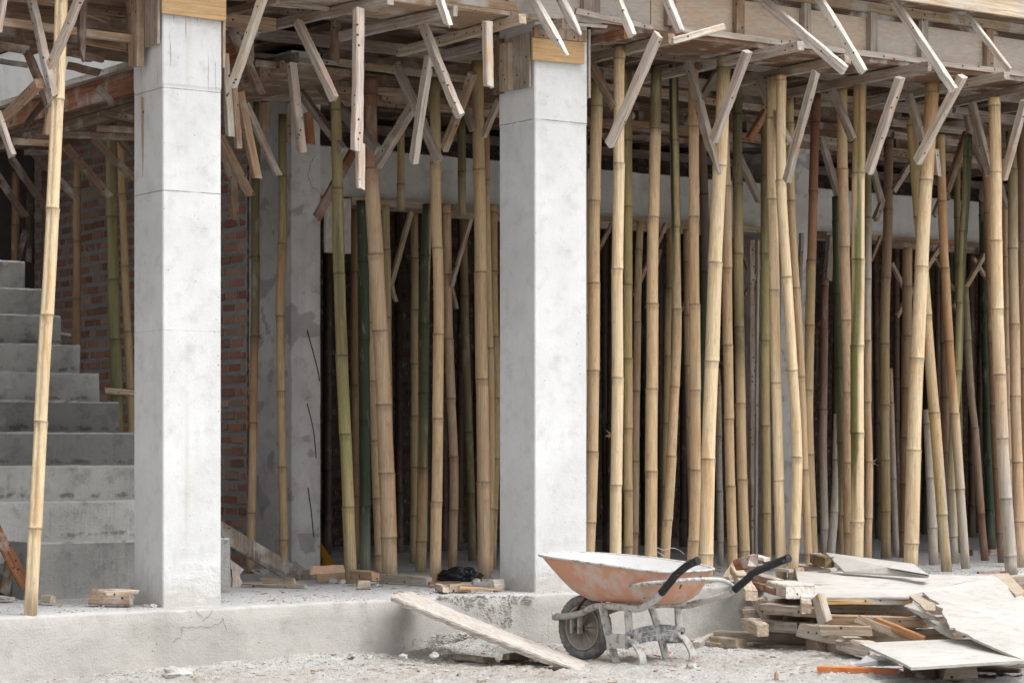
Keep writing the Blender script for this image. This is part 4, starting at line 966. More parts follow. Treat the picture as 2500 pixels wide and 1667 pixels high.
B([(2216, 605), (2213, 900), (2208, 1360)], 14.0, 14.0, 24, T((500, (.4, .31, .2)), (1000, BRN)), [700, 820, 948], 'brownish tan rear')
B([(2225, 290), (2236, 430), (2247, 570), (2268, 850), (2281, 1008), (2300, 1257), (2312, 1402)], 12.4, 12.1, 26, T((200, DGR), (310, OLV), (530, YEL_), (560, TAN), (1100, TAN), (1250, GREY)), [308, 531, 770, 1008, 1257], 'leaning green topped', stripe=(.5, .4, .18))
B([(2277, 200), (2261, 441), (2250, 652), (2239, 875), (2231, 1099), (2225, 1327), (2223, 1420)], 12.0, 11.95, 34, T((200, YEL_), (260, OR), (420, TAN), (450, PALE)), [227, 441, 652, 875, 1099, 1327], 'thickest pale leaning front')
B([(2296, 330), (2300, 492), (2307, 655), (2317, 832), (2331, 1010), (2344, 1194), (2358, 1390)], 12.5, 12.35, 22, T((300, YEL_), (480, OR), (900, OR), (1000, TAN), (1300, GREY)), [492, 655, 832, 1010, 1194], 'orange tan leaning')
B([(2337, 400), (2338, 700), (2345, 1340)], 14.4, 14.4, 16, T((300, OLV),), None, 'slim olive rear')
B([(2364, 330), (2358, 480), (2352, 560), (2344, 740), (2338, 900), (2324, 1160), (2331, 1376)], 13.0, 13.0, 21, T((300, DGR), (740, GRN), (900, OLV), (1000, YEL_), (1200, GREY)), [565, 740, 905, 1195, 1310], 'dark green leaning', stripe=(.36, .32, .15))
B([(2305, 700), (2308, 1100), (2300, 1350)], 14.6, 14.6, 22, T((600, (.26, .18, .12)),), [970, 1105], 'dull brown rear')
B([(2264, 1000), (2272, 1160), (2280, 1380)], 13.0, 12.9, 23, T((900, BRN), (1150, GREY)), [1168], 'grey footed')
B([(2355, 700), (2371, 960), (2380, 1045), (2395, 1255), (2405, 1372)], 13.4, 13.2, 18, T((600, OLV), (900, (.3, .24, .17)), (1240, (.28, .19, .13)), (1260, (.2, .1, .06))), [832, 1045, 1255], 'rusty footed leaning')
B([(2400, 480), (2408, 900), (2420, 1340)], 14.8, 14.6, 22, T((300, DGR),), [885, 1010, 1125], 'blackish green rear')
B([(2404, 330), (2409, 480), (2416, 700), (2430, 1100), (2446, 1378)], 12.9, 12.9, 18, T((300, BRN), (1000, DBR)), [520, 680], 'brown behind')
B([(2427, 240), (2431, 422), (2432, 589), (2435, 755), (2441, 915), (2447, 1070), (2456, 1217), (2470, 1402)], 11.75, 11.6, 30, T((200, YEL_), (350, TAN), (700, PALE), (950, PINKT), (1200, GREY)), [422, 589, 755, 915, 1070, 1217, 1357], 'speckled pale front')
B([(2453, 500), (2457, 800), (2463, 1100), (2466, 1380)], 13.2, 13.2, 14, T((300, BRN), (900, PINKT)), None, 'slim brown')
B([(2467, 320), (2472, 420), (2473, 607), (2477, 792), (2479, 967), (2484, 1129), (2490, 1392)], 12.4, 12.3, 25, T((300, DGR), (410, OLV), (620, (.4, .32, .22)), (900, PINKT)), [414, 607, 792, 967, 1129, 1273], 'greenish topped pinkish')
B([(2492, 300), (2495, 700), (2502, 1390)], 12.9, 12.9, 20, T((300, DBR), (900, BRN)), [590, 900], 'brown edge')
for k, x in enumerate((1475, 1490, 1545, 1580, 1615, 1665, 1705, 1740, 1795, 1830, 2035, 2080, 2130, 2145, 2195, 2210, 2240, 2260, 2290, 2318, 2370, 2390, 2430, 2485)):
    y = 15.9 + random.random() * 2.2; B([(x + random.uniform(-10, 10), 560), (x + random.uniform(-6, 6), 1345)], y, y, random.uniform(14, 20), T((0, random.choice(((.09, .055, .035), (.07, .045, .03), (.14, .09, .06), (.03, .045, .028)))),), None, 'shade-coloured rear room')  # rear room shade painted into these near-black culm colours

# --------------------------------------------------------------- loose things on the slab
def board(name, px_pts, depth, th, m, tone, label, cat='board', nrm=None, mode='Z', group=None, warp=0, rag=None, plane=None):
    """a sheet given by its corner pixels, each with its own height (mode Z) or plane (mode Y), and a real thickness"""
    P = [pt(x, y, **{mode: d}) for (x, y), d in zip(px_pts, depth)]
    if plane:
        A_, B_, C_ = [pt(*px_pts[i], Z=depth[i]) for i in plane]; nn = (B_ - A_).cross(C_ - A_).normalized(); e_ = Vector((0, 0, EYE)); P = []
        for x, y in px_pts:
            d_ = D + RT * ((x - CX) / F) + Vector((0, 0, (HY - y) / F)); P.append(e_ + d_ * ((A_ - e_).dot(nn) / d_.dot(nn)))
    c = sum(P, Vector()) / len(P); n = (P[1] - P[0]).cross(P[2] - P[0]).normalized()
    if plane: n = nn
    if n.z < 0: n = -n
    # subdivide outline
    Q = []; k = 8
    for i in range(len(P)):
        a, b = P[i], P[(i + 1) % len(P)]
        for j in range(k):
            q = a.lerp(b, j / k)
            amp = .003 if not (rag and i in rag) else .022
            if j: q += (c - q).normalized() * amp * abs(random.gauss(0, 1))
            Q.append(q)
    bm = bmesh.new()
    def lift(p): return n * warp * mnoise.noise(p * 1.7)
    T_ = [bm.verts.new(q + lift(q)) for q in Q]; Bm = [bm.verts.new(q + lift(q) - n * th) for q in Q]
    ct = bm.verts.new(c + lift(c)); cb = bm.verts.new(c + lift(c) - n * th); mid = [bm.verts.new(q.lerp(c, .5) + lift(q.lerp(c, .5))) for q in Q]; N_ = len(Q)
    for i in range(N_):
        j = (i + 1) % N_
        bm.faces.new((T_[i], T_[j], mid[j], mid[i])); bm.faces.new((mid[i], mid[j], ct)); bm.faces.new((Bm[i], Bm[j], cb)); bm.faces.new((T_[i], T_[j], Bm[j], Bm[i]))
    o = link(name, bm, m, loc=P[0]); colr(o, tone); return tag(o, label, cat, group)
def bar(reg, x0, y0, x1, y1, h0, h1, a, b, tone, label, name='timber_offcut', mode='Z', side=None, mat=None, cat='timber', group=None, end=None):
    p0 = pt(*Rg(reg, x0, y0), **{mode: h0}); p1 = pt(*Rg(reg, x1, y1), **{mode: h1})
    o = stick(p0, p1, a, b, tone, name, side or Vector((0, 0, 1)), end, mat or WOODR)
    return tag(o, label, cat, group)

# ramp plank
P = [Vector((7.11, 11.44, .035)), Vector((7.39, 11.66, .035)), Vector((7.90, 10.27, -.375)), Vector((7.60, 10.03, -.365))]
bm = bmesh.new(); n = 60; rings = []
for i in range(n + 1):
    t = i / n; l = P[0].lerp(P[3], t); r = P[1].lerp(P[2], t); sag = -.012 * math.sin(math.pi * t)
    l += (r - l).normalized() * .016 * mnoise.noise(Vector((t * 22, 0, 0))) + Vector((0, 0, sag)); r += (l - r).normalized() * .018 * mnoise.noise(Vector((t * 20, 5, 0))) + Vector((0, 0, sag))
    m_ = (l + r) / 2 + Vector((0, 0, .006 + .003 * mnoise.noise(Vector((t * 20, 9, 0)))))
    k = .022 + (.006 * mnoise.noise(Vector((t * 25, 3, 3))))
    rings.append([l, m_, r, r - Vector((0, 0, .03)), m_ - Vector((0, 0, .038)), l - Vector((0, 0, k + .012)), l - Vector((.004, .004, k * .5))])
ringmesh(bm, rings)
bmesh.ops.translate(bm, verts=bm.verts, vec=-P[0]); ra = math.atan2(P[3].y - P[0].y, P[3].x - P[0].x) + math.pi / 2
bmesh.ops.rotate(bm, verts=bm.verts, cent=(0, 0, 0), matrix=Matrix.Rotation(-ra, 3, 'Z'))
o = link('ramp_plank', bm, RAMPW); o.location = P[0]; o.rotation_euler = (0, 0, ra); o.color = (.54, .505, .47, 1)
tag(o, 'wide worn plank ramp leaning from the ground to the plinth edge', 'plank')
# leaning plank by the rear post
bm = bmesh.new()
a, b = pt(540, 1272, Y=13.3), pt(785, 1437, Z=.0); a2, b2 = pt(540, 1300, Y=13.3) , pt(735, 1437, Z=0)
A = pt(535, 1268, Y=13.6); Bp = pt(775, 1412, Y=13.75); A2 = pt(535, 1318, Y=13.6); B2 = pt(722, 1427, Y=13.75); Bp2 = pt(758, 1428, Y=13.75)
vs = [bm.verts.new(p) for p in (A, Bp, Bp2, B2, A2)]; vb = [bm.verts.new(p + Vector((0, .03, 0))) for p in (A, Bp, Bp2, B2, A2)]
bm.faces.new(vs); bm.faces.new(vb)
for i in range(5): bm.faces.new((vs[i], vs[(i + 1) % 5], vb[(i + 1) % 5], vb[i]))
M_ = None
o = link('leaning_plank', bm, WOODR, loc=A); colr(o, (.27, .235, .2)); tag(o, 'long grey plank leaning down to the slab right of the left column', 'plank')  # plank colour darkened to paint its shaded side
# timbers and rubble on the slab
FG = 'offcuts lying on the slab between the columns'
bar(12, 440, 785, 690, 790, .03, .03, .04, .03, 't', 'tan batten lying flat under the leaning grey plank', group=FG)
bar(12, 285, 815, 770, 825, .015, .015, .02, .05, 'G', 'long thin grey board on the slab at the foot of the leaning plank', group=FG)
bar(12, 850, 745, 1075, 725, .05, .06, .075, .02, 'p', 'tan curved board standing on edge beside the large green bamboo foot', group=FG, mat=CARD)
bar(12, 815, 705, 1060, 690, .10, .10, .05, .02, 't', 'tan board behind the curved board at the doorway post', group=FG, mat=CARD)
bar(12, 1140, 735, 1310, 750, .07, .07, .06, .06, 'm', 'short split block on rubble between two thick bamboo feet', group=FG)
bar(12, 1170, 815, 1260, 815, .03, .03, .05, .05, 'p', 'small square block on the slab below the split block', group=FG)
bar(12, 1310, 760, 1720, 785, .035, .035, .05, .06, 'G', 'grey timber behind the thick pinkish bamboo foot', group=FG)
bar(12, 1715, 812, 1960, 808, .02, .02, .03, .04, 'm', 'flat brown timber in front of the black bag', group=FG)
bar(9, 600, 842, 760, 838, .03, .03, .05, .06, 'm', 'short brown block left of the thin tan lath', group=FG)
bar(9, 690, 838, 1020, 850, .035, .02, .015, .03, 'n', 'thin new tan lath lying beside the middle column', group=FG)
bar(9, 530, 830, 590, 850, .03, .03, .04, .04, 'p', 'tiny tan chip of timber in front of the tan green topped bamboo', group=FG)
bar(9, 940, 815, 1015, 810, .04, .04, .06, .05, 'W', 'whitish block against the side of the middle column', group=FG)
bar(13, 700, 905, 1000, 908, .055, .055, .085, .09, 'm', 'thick dark stained block beside the foot of the left column', name='timber_block')
bar(13, 790, 885, 1030, 868, .115, .115, .02, .05, 'p', 'thin splintered strip lying on the dark stained block', name='timber_block')
bar(13, 345, 922, 405, 925, .035, .035, .04, .05, 't', 'small tan block on the slab at the foot of the stairs', name='timber_block')
bar(13, -30, 905, 80, 925, .03, .02, .01, .09, 'G', 'flat grey board end at the left edge on the slab', name='timber_offcut')
# stub between column one and plank
bm = bmesh.new(); 
p = pt(552, 1440, Z=0)
o = board('plywood_offcut', [(563, 1365), (597, 1389), (588, 1400), (563, 1432)], [13.7] * 4, .02, PLY, 'W', 'pale triangular offcut leaning right of the left column foot', mode='Y')
o = board('plywood_offcut', [(563, 1388), (580, 1400), (592, 1428), (590, 1434), (563, 1432)], [13.3] * 5, .02, PLY, 'w', 'small grey offcut in front of the pale triangular offcut', mode='Y')
# wood in the stair left side
bar(13, -40, 380, 200, 830, 12.75, 12.75, .012, .07, 'r', 'rust brown sloping board below the left end of the stairs', mode='Y', side=Vector((0, 1, 0)))
bar(13, 75, 640, 35, 880, 12.95, 12.95, .02, .06, 'b', 'dark upright board below the stairs at the left edge', mode='Y', side=Vector((0, 1, 0)))
o = plank('stringer_board', (5.05, 12.66, .30), (5.215, 12.70, .60), WOODR, (.14, .135, .125)); tag(o, 'dark grey board on the left end of the lower steps', 'board')
wallbox('void_shade_block', (4.4, 13.0, 0), (5.2, 13.2, .45), SHADEC, 'black block painting the shaded void below the left end of the stairs', 'wall')  # added dark block, its colour stands for the shade of the void
bar(0, 254, 953, 330, 960, 14.6, 14.6, .04, .04, 'p', 'level bamboo rail tied behind the stairs', name='bamboo_rail', mode='Y', cat='rail')
bar(14, 460, 1300, 525, 1310, 15.3, 15.3, .02, .05, 'p', 'pale timber end on the stair tread', name='timber_offcut', mode='Y')
# black bag
bm = bmesh.new(); bmesh.ops.create_icosphere(bm, subdivisions=5, radius=1)
for v in bm.verts:
    q = v.co.copy(); d = 1 + .28 * mnoise.noise(q * 2.2) + .16 * abs(mnoise.noise(q * 5 + Vector((3, 1, 0)))) * 2 - .1 * abs(mnoise.noise(q * 9))
    v.co = Vector((q.x * .13 * d, q.y * .09 * d, max(q.z, -.45) * .06 * d + .03))
ps = pt(*Rg(9, 695, 790), Z=.0); bag = link('plastic_bag', bm, BAG, smooth=True); bag.location = ps; bag.rotation_euler = (0, 0, -.5); tag(bag, 'crumpled black plastic bag on the slab between two bamboo feet', 'bag')
# yellow sheet
o = board('yellow_tarp', [(779, 1316), (800, 1350), (818, 1378), (790, 1386), (779, 1384)], [15.6, 15.5, 15.4, 15.4, 15.6], .02, YEL, 'n', 'yellow orange sheet standing inside the doorway at the patchy post', 'sheet', mode='Y', warp=.03)

# stones as things
def stone(px_, py_, z, s, label, name='stone', m=STONE, sc=(1, 1, .7)):
    p = pt(px_, py_, Z=z); bm = bmesh.new(); bmesh.ops.create_icosphere(bm, subdivisions=3, radius=s); sd_ = Vector((px_ * .1, py_ * .1, 0))
    for v in bm.verts: v.co = Vector((v.co.x * sc[0], v.co.y * sc[1], v.co.z * sc[2])) * (1 + .6 * mnoise.noise(v.co / s * 1.3 + sd_) + .3 * mnoise.noise(v.co / s * 3.1 + sd_))
    o = link(name, bm, m); o.location = p + Vector((0, 0, s * .3)); return tag(o, label, 'stone', 'pale lumps of stone and mortar')
stone(1688, 1635, -.335, .036, 'white mortar lump just right of the wheelbarrow far leg')
stone(430, 1658, -.34, .06, 'largest pale broken concrete lump at the bottom left', sc=(1.5, 1, .8))
stone(645, 1400, 0, .045, 'grey lump behind the leaning plank foot', sc=(1.6, 1, .6))
stone(812, 1424, 0, .032, 'pale lump left of the large green bamboo foot')
stone(835, 1424, 0, .028, 'pale lump touching the large green bamboo foot')
stone(910, 1428, 0, .028, 'flat grey stone left of the thick pinkish bamboo foot', sc=(1.5, 1, .5))
stone(1160, 1420, 0, .028, 'small grey stone at the right end of the black bag')
stone(375, 1482, 0, .018, 'small white stone against the left column foot')
stone(355, 1480, 0, .014, 'tiny grey stone beside the white stone at the left column foot')
stone(1875, 1628, -.34, .014, 'small white pebble below the timber pile')
stone(1820, 1635, -.34, .011, 'tiny pale pebble left of the white pebble below the pile')
stone(1425, 1570, -.33, .03, 'white stone between the plank ramp and the wheel', sc=(1.4, 1, .6))
stone(1895, 1655, -.34, .022, 'brown leaf-like chip at the bottom edge below the pile', m=CARD, sc=(.5, .5, 1.4))
stone(1350, 1498, .0, .01, 'bit of mortar on the upper part of the plinth by the middle column')
# mound chunks by the plinth
MG = 'lumps of mortar heaped against the plinth'
for k, (x, y, s) in enumerate(((1150, 1583, .03), (1175, 1572, .035), (1205, 1580, .028), (1090, 1595, .025), (985, 1605, .02), (900, 1606, .018), (1215, 1560, .03), (1060, 1602, .022), (860, 1600, .02))):
    o = stone(x, y, -.29, s, ORD[k] + ' lump from the right in the heap of mortar against the plinth', sc=(1.3, 1, .8)); o['group'] = MG
hs_ = sorted([o for o in bpy.data.objects if o.get('group') == MG], key=lambda o: -pxof(o.location)[0])
for k, o in enumerate(hs_): o['label'] = ORD[k] + ' mortar lump from the right in the heap against the plinth'
# timbers half buried below the ramp
bar(9, 670, 1365, 900, 1390, -.31, -.31, .03, .06, 'g', 'small weathered timber left of the burnt one below the ramp')
bar(9, 760, 1385, 950, 1400, -.32, -.32, .04, .05, 'G', 'grey rounded timber end left of the plank ramp')
bar(9, 1050, 1375, 1240, 1360, -.30, -.30, .05, .05, 'm', 'brown block under the plank ramp')
bar(9, 1060, 1410, 1480, 1475, -.325, -.325, .03, .08, 'k', 'blackened burnt timber under the foot of the plank ramp')
bar(9, 265, 1450, 620, 1478, -.335, -.335, .012, .05, 'p', 'pale yellowish splintered board flat on the ground below the plinth', end='splinter')
bar(9, 960, 1440, 1060, 1460, -.335, -.335, .012, .04, 'W', 'little white chip on the ground in front of the brown block')

# --------------------------------------------------------------- pile of timber at the right
PGp = 'sawn timbers in the pile at the right'
def pb(*a, **k): k.setdefault('group', PGp); return bar(*a, **k)
# coordinates below are in the zoomed frame 10 (left half) and 11 (right half)
pb(10, 200, 1060, 165, 560, -.30, .0, .06, .05, 'm', 'upright leaning brown stick at the left end of the timber pile', mode='Z')
pb(10, 85, 590, 190, 420, .0, .1, .05, .05, 'p', 'slanted tan batten rising at the upper left of the pile')
pb(10, 180, 480, 335, 730, .08, .0, .06, .075, 'p', 'tan timber with its square end pointing down at the left of the pile')
pb(10, 215, 440, 330, 400, .14, .17, .07, .08, 'r', 'broken rust brown timber on top at the left of the pile', end='splinter')
pb(10, 330, 350, 480, 385, .17, .15, .02, .09, 'W', 'white topped short board at the top of the pile near the handle')
pb(10, 420, 440, 760, 490, .08, .06, .02, .15, 'W', 'white crusted board behind the pile, right of the black handle', side=Vector((0, 0, 1)))
pb(10, 760, 440, 1120, 480, .08, .06, .02, .13, 'w', 'grey white board continuing behind the white sheet')
pb(10, 330, 540, 610, 620, .05, .03, .05, .07, 'G', 'grey timber behind the tan square ended one')
pb(10, 320, 600, 560, 690, .01, .0, .04, .05, 'r', 'rust brown lath below the grey timber in the pile')
pb(10, 250, 600, 590, 690, -.02, -.02, .04, .06, 't', 'short tan timber left of the cement topped block', )
pb(10, 620, 650, 800, 700, .01, .01, .08, .18, 'W', 'cement topped square block under the corner of the long white sheet')
pb(10, 940, 370, 1070, 410, .13, .13, .07, .07, (.22, .17, .08), 'mossy broken timber end beside the triangular white sheet', end='splinter')
pb(10, 250, 880, 400, 880, -.15, -.15, .06, .06, 'p', 'tan timber end low at the left inside the pile')
pb(10, 400, 760, 500, 950, -.05, -.17, .075, .09, 'G', 'grey square ended timber pointing at the viewer, left of the stack')
pb(10, 480, 850, 990, 890, -.09, -.10, .06, .12, 'g', 'long weathered board, third layer of the pile at the left')
pb(10, 540, 930, 980, 960, -.15, -.16, .045, .1, 'd', 'dark shaded board below the long weathered one')
pb(10, 300, 1000, 440, 1060, -.19, -.21, .075, .08, 'p', 'tan square timber end in the lower left of the pile')
pb(10, 430, 1015, 810, 1040, -.2, -.2, .07, .1, 'G', 'grey timber low in the pile right of the tan square end')
pb(10, -10, 1110, 880, 1140, -.27, -.28, .06, .09, 'g', 'long grey timber at the bottom of the pile on the left')
pb(10, 0, 1165, 240, 1190, -.30, -.30, .06, .1, 't', 'tan timber lying on the ground left of the pile', )
pb(10, -270, 1170, 60, 1215, -.32, -.32, .035, .05, 't', 'thin tan timber lying on the ground behind the wheelbarrow')
pb(10, -200, 1200, -5, 1110, -.31, -.30, .035, .05, 'w', 'pale batten crossing behind the thin tan timber')
pb(10, 370, 1205, 880, 1235, -.33, -.33, .025, .05, 'w', 'pale thin lath on the ground along the pile')
pb(10, 810, 1050, 1240, 1140, -.20, -.24, .085, .10, 'p', 'broad yellowish timber at the bottom middle of the pile')
pb(10, 1000, 1060, 1480, 1070, -.18, -.18, .06, .06, 'p', 'yellow tan timber above the broad one in the pile middle')
pb(10, 1230, 1160, 1470, 1240, -.25, -.27, .07, .1, 'w', 'grey topped timber slanting right below the pile middle')
pb(10, 900, 1200, 1000, 1225, -.30, -.30, .07, .06, 'p', 'tan end of the lowest timber under the pile middle')
pb(10, 980, 1205, 1250, 1240, -.30, -.30, .06, .07, 'w', 'pale grey timber in the lowest layer of the pile')
pb(10, 975, 740, 1040, 990, .0, -.15, .07, .06, 'p', 'tan upright batten leaning on the front of the pile')
pb(10, 790, 500, 860, 850, .05, -.06, .06, .06, 't', 'tan batten under the left edge of the long white sheet')
pb(11, 70, 850, 880, 850, -.09, -.09, .05, .05, 't', 'upper of the two tan bars under the sheets in the middle of the pile')
pb(11, 70, 790, 870, 790, -.04, -.04, .03, .07, 'n', 'bright tan cement splashed bar just under the long white sheet')
pb(11, 70, 960, 980, 985, -.14, -.14, .06, .09, 'm', 'pinkish brown bar with wire ties, cement splashed on top')
pb(11, 10, 1070, 900, 1060, -.2, -.2, .06, .06, 't', 'yellowish bar below the wire tied bar')
pb(11, 365, 950, 930, 1170, -.11, -.24, .05, .055, 't', 'tan batten slanting down across the front of the pile, left one of two')
pb(11, 530, 960, 1010, 1155, -.12, -.22, .04, .04, 'o', 'orange tan batten slanting just behind the other across the pile front')
pb(11, 240, 1200, 560, 1270, -.27, -.28, .06, .1, 'w', 'grey timber end under the lowest white sheet')
pb(11, 0, 1435, 765, 1460, -.325, -.325, .035, .06, 'o', 'bright orange painted rail lying in front of the pile', mat=ORW, cat='rail', name='orange_rail')
pb(11, 1165, 1450, 1465, 1445, -.30, -.30, .09, .09, 'p', 'yellowish block under the front edge of the lowest white sheet')
pb(11, 850, 1455, 1120, 1470, -.31, -.31, .07, .08, 'd', 'dark block left of the yellowish block under the sheet')
pb(11, 1690, 1465, 1960, 1390, -.33, -.29, .02, .04, 'g', 'thin stick on the ground at the lower right corner')
pb(11, 1500, 1430, 1960, 1440, -.32, -.31, .02, .2, 'd', 'dark board in the shade under the sheets at the lower right')
pb(11, 920, 1100, 1260, 1110, -.22, -.22, .06, .08, 'm', 'shaded timber inside the gap beside the torn sheet')
pb(11, 1450, 320, 1560, 330, 13.9, 13.9, .05, .04, 'b', 'brown timber end between the props at the right', mode='Y', group=None)
pb(11, 1620, 320, 1720, 320, 13.8, 13.8, .05, .04, 'g', 'grey block between the props at the right', mode='Y', group=None)
pb(11, 1520, 512, 1770, 505, .02, .02, .015, .03, 'r', 'thin rusty lath on the slab by the speckled bamboo foot', group=None)
SGp = 'white cement coated sheets on the pile'
def Z11(*p): return [Rg(11, *q) for q in p]
board('plywood_sheet', Z11((62, 318), (905, 425), (1050, 530), (1040, 545), (240, 500)), [.19, .14, .09, .07, .08], .012, CLOTH, 'W', 'triangular white sheet at the top of the pile', group=SGp)
board('plywood_sheet', Z11((-222, 492), (700, 500), (1050, 528), (1600, 545), (1000, 700), (850, 752), (40, 740), (-175, 745)), [.07, .06, .06, .05, -.0, -.01, -.01, -.01], .012, CLOTH, 'W', 'long white sheet lying level across the pile below the triangular one', group=SGp, plane=(0, 3, 7), warp=.012)
board('plywood_sheet', Z11((990, 700), (1650, 530), (1670, 530), (1880, 700), (2050, 780), (2050, 1350), (1960, 1340), (1480, 1150), (1250, 1040), (1130, 830)), [.02, .08, .08, .04, .02, -.2, -.2, -.16, -.12, -.03], .012, CLOTH, 'W', 'largest white sheet sloping to the lower right with a torn left edge', group=SGp, rag=(7, 8, 9), plane=(1, 0, 6), warp=.015)
board('plywood_sheet', Z11((390, 1190), (1280, 1145), (1500, 1150), (1960, 1340), (1960, 1350), (880, 1420)), [-.2, -.16, -.15, -.2, -.21, -.235], .014, CLOTH, 'W', 'lowest white sheet nearest the viewer with a sharp left corner', group=SGp, plane=(0, 3, 5), warp=.01)
board('torn_veneer', Z11((860, 725), (985, 705), (1120, 830), (1110, 870), (1020, 870)), [.0, .01, -.035, -.05, -.055], .008, PLY, 'p', 'tan torn veneer layer at the top of the broken sheet edge', group='torn veneer strips')
board('torn_veneer', Z11((805, 825), (905, 795), (1110, 925), (1110, 945), (980, 940)), [-.05, -.03, -.075, -.09, -.1], .006, CLOTH, 'W', 'white torn strip in the middle of the broken sheet edge', group='torn veneer strips')
board('torn_veneer', Z11((905, 900), (985, 930), (1240, 1000), (1270, 1040), (1290, 1140), (1170, 1085)), [-.1, -.095, -.12, -.13, -.17, -.16], .006, CLOTH, 'W', 'long white torn strip at the bottom of the broken sheet edge', group='torn veneer strips')
board('plywood_offcut', Z11((1670, 520), (1810, 515), (1980, 700), (1880, 725)), [.075, .075, .01, .005], .015, PLY, 'p', 'tan board strip on the upper right edge of the largest sheet')
board('plastic_sheet', Z11((350, 1395), (450, 1310), (540, 1300), (700, 1340), (780, 1400), (560, 1410)), [-.325, -.28, -.27, -.28, -.325, -.33], .004, PLAS, 'w', 'grey translucent plastic heaped under the lowest sheet corner', 'plastic', warp=.03)
# filler of deeper timbers so the pile is solid
rp = random.Random(4)
for k in range(15):
    x = 9.25 + rp.random() * 2.4; y = 10.6 + rp.random() * .7; z = -.3 + .075 * (k % 5); L = rp.uniform(.7, 1.3); an = rp.uniform(-.3, .3)
    if z > -.05: x += .5
    o = stick((x, y, z), (x + L * math.cos(an), y + L * math.sin(an) * .5, z + rp.uniform(-.01, .02)), .055, .065, rp.choice('gGmt'), 'timber_offcut', Vector((0, 0, 1)))
    tag(o, ORD[k] + ' highest timber buried in the pile under the white sheets' if 0 else 'buried timber inside the pile under the sheets, %s laid' % ORD[k], 'timber', 'buried timbers of the pile')
# wires on the pile bar
for k, (x, y) in enumerate(((200, 900), (418, 890), (657, 885), (715, 890))):
    p = pt(*Rg(11, x, y), Z=-.11); bm = bmesh.new(); tube(bm, [p, p + Vector((.0, 0, -.02)), p + Vector((.002, -.01, -.05))], .0012, 5)
    tag(link('tie_wire', bm, RUST, loc=p), ORD[k] + ' wire tie from the left on the pinkish bar of the pile', 'wire', 'wire ties on the pile')
# pink strings
for k, (x0, y0, x1) in enumerate(((1592, 1599, 1612), (1628, 1601, 1645), (1625, 1590, 1637), (1548, 1582, 1572), (1685, 1602, 1705))):
    a = pt(x0, y0, Z=-.32); b = pt(x1, y0 + 3, Z=-.32); bm = bmesh.new(); tube(bm, [a, (a + b) / 2 + Vector((0, 0, .004)), b], .005, 6)
    tag(link('pink_string', bm, PINK, loc=a), ('leftmost faint', 'brighter', 'short upper', 'far left dull', 'rightmost')[k] + ' scrap of pink string on the ground behind the wheelbarrow legs', 'string', 'scraps of pink string')

# --------------------------------------------------------------- wheelbarrow
wb = empty('wheelbarrow', (8.2, 10.37, -.345))
fw = Vector((-.2, .98, 0)).normalized(); rg = Vector((fw.y, -fw.x, 0)); O = Vector(wb.location)
def W(u, v, w_): return O + fw * u + rg * v + Vector((0, 0, w_))
def sup(n, ex):
    out = []
    for k in range(n):
        t = 2 * math.pi * k / n; c, s = math.cos(t), math.sin(t)
        out.append((math.copysign(abs(c) ** ex, c), math.copysign(abs(s) ** ex, s)))
    return out
NS = 56
def trayring(f, off=0):
    """f 0 = floor edge .. 1 = rim"""
    r = []
    uf0, ur0, hv0, uf1, ur1, hv1 = .46, -.13, .17, .765, -.235, .305
    g = f ** .9
    uf = uf0 + (uf1 - uf0) * g; ur = ur0 + (ur1 - ur0) * f ** .6; hv = hv0 + (hv1 - hv0) * f ** .7
    for c, s in sup(NS, .5 if f > .2 else .55):
        u = (uf + ur) / 2 + (uf - ur) / 2 * c; v = hv * s * (1 - .16 * max(0, c) * f)
        rimz = .535 + .07 * max(0, (u + .235)) / 1.0 + .01 * math.cos((u - .25) * 3)
        dip = .0
        z = .355 + (rimz - .355) * f + off; r.append(W(u - off * 0, v, z))
    return r
bm = bmesh.new(); fs = [0, .04, .12, .25, .45, .65, .85, 1.0]
def tr(f):
    r = trayring(f)
    if f < .25:
        k = (1 - (f / .25)); c = sum(r, Vector()) / len(r)
        r = [p.lerp(c, .1 * k * k) for p in r]
    return r
outer = [tr(f) for f in fs]
ringmesh(bm, outer, cap=False); bm.faces.new([bm.verts.new(p) for p in [q for q in outer[0]]])
tray = link('tray', bm, ORANGE, wb, smooth=True)
bm = bmesh.new(); inner = []
for f in fs:
    r = tr(f); c = sum(r, Vector()) / len(r); inner.append([p + (Vector((c.x, c.y, p.z)) - p).normalized() * .006 + Vector((0, 0, .006 * (1 - f))) for p in r])
ringmesh(bm, inner, cap=False); bm.faces.new([bm.verts.new(p) for p in inner[0]])
link('tray_lining', bm, TRAYIN, wb, smooth=True)
bm = bmesh.new(); rim = tr(1.0); n = len(rim); rr = []
for i, p in enumerate(rim):
    c = sum(rim, Vector()) / n; o_ = Vector((p.x - c.x, p.y - c.y, 0)).normalized()
    rr.append([p + o_ * (.012 * math.cos(a)) + Vector((0, 0, .008 * math.sin(a))) + o_ * .006 for a in [2 * math.pi * k / 8 for k in range(8)]])
rr.append(rr[0]); ringmesh(bm, rr, cap=False); link('rim', bm, CAKED, wb, smooth=True)
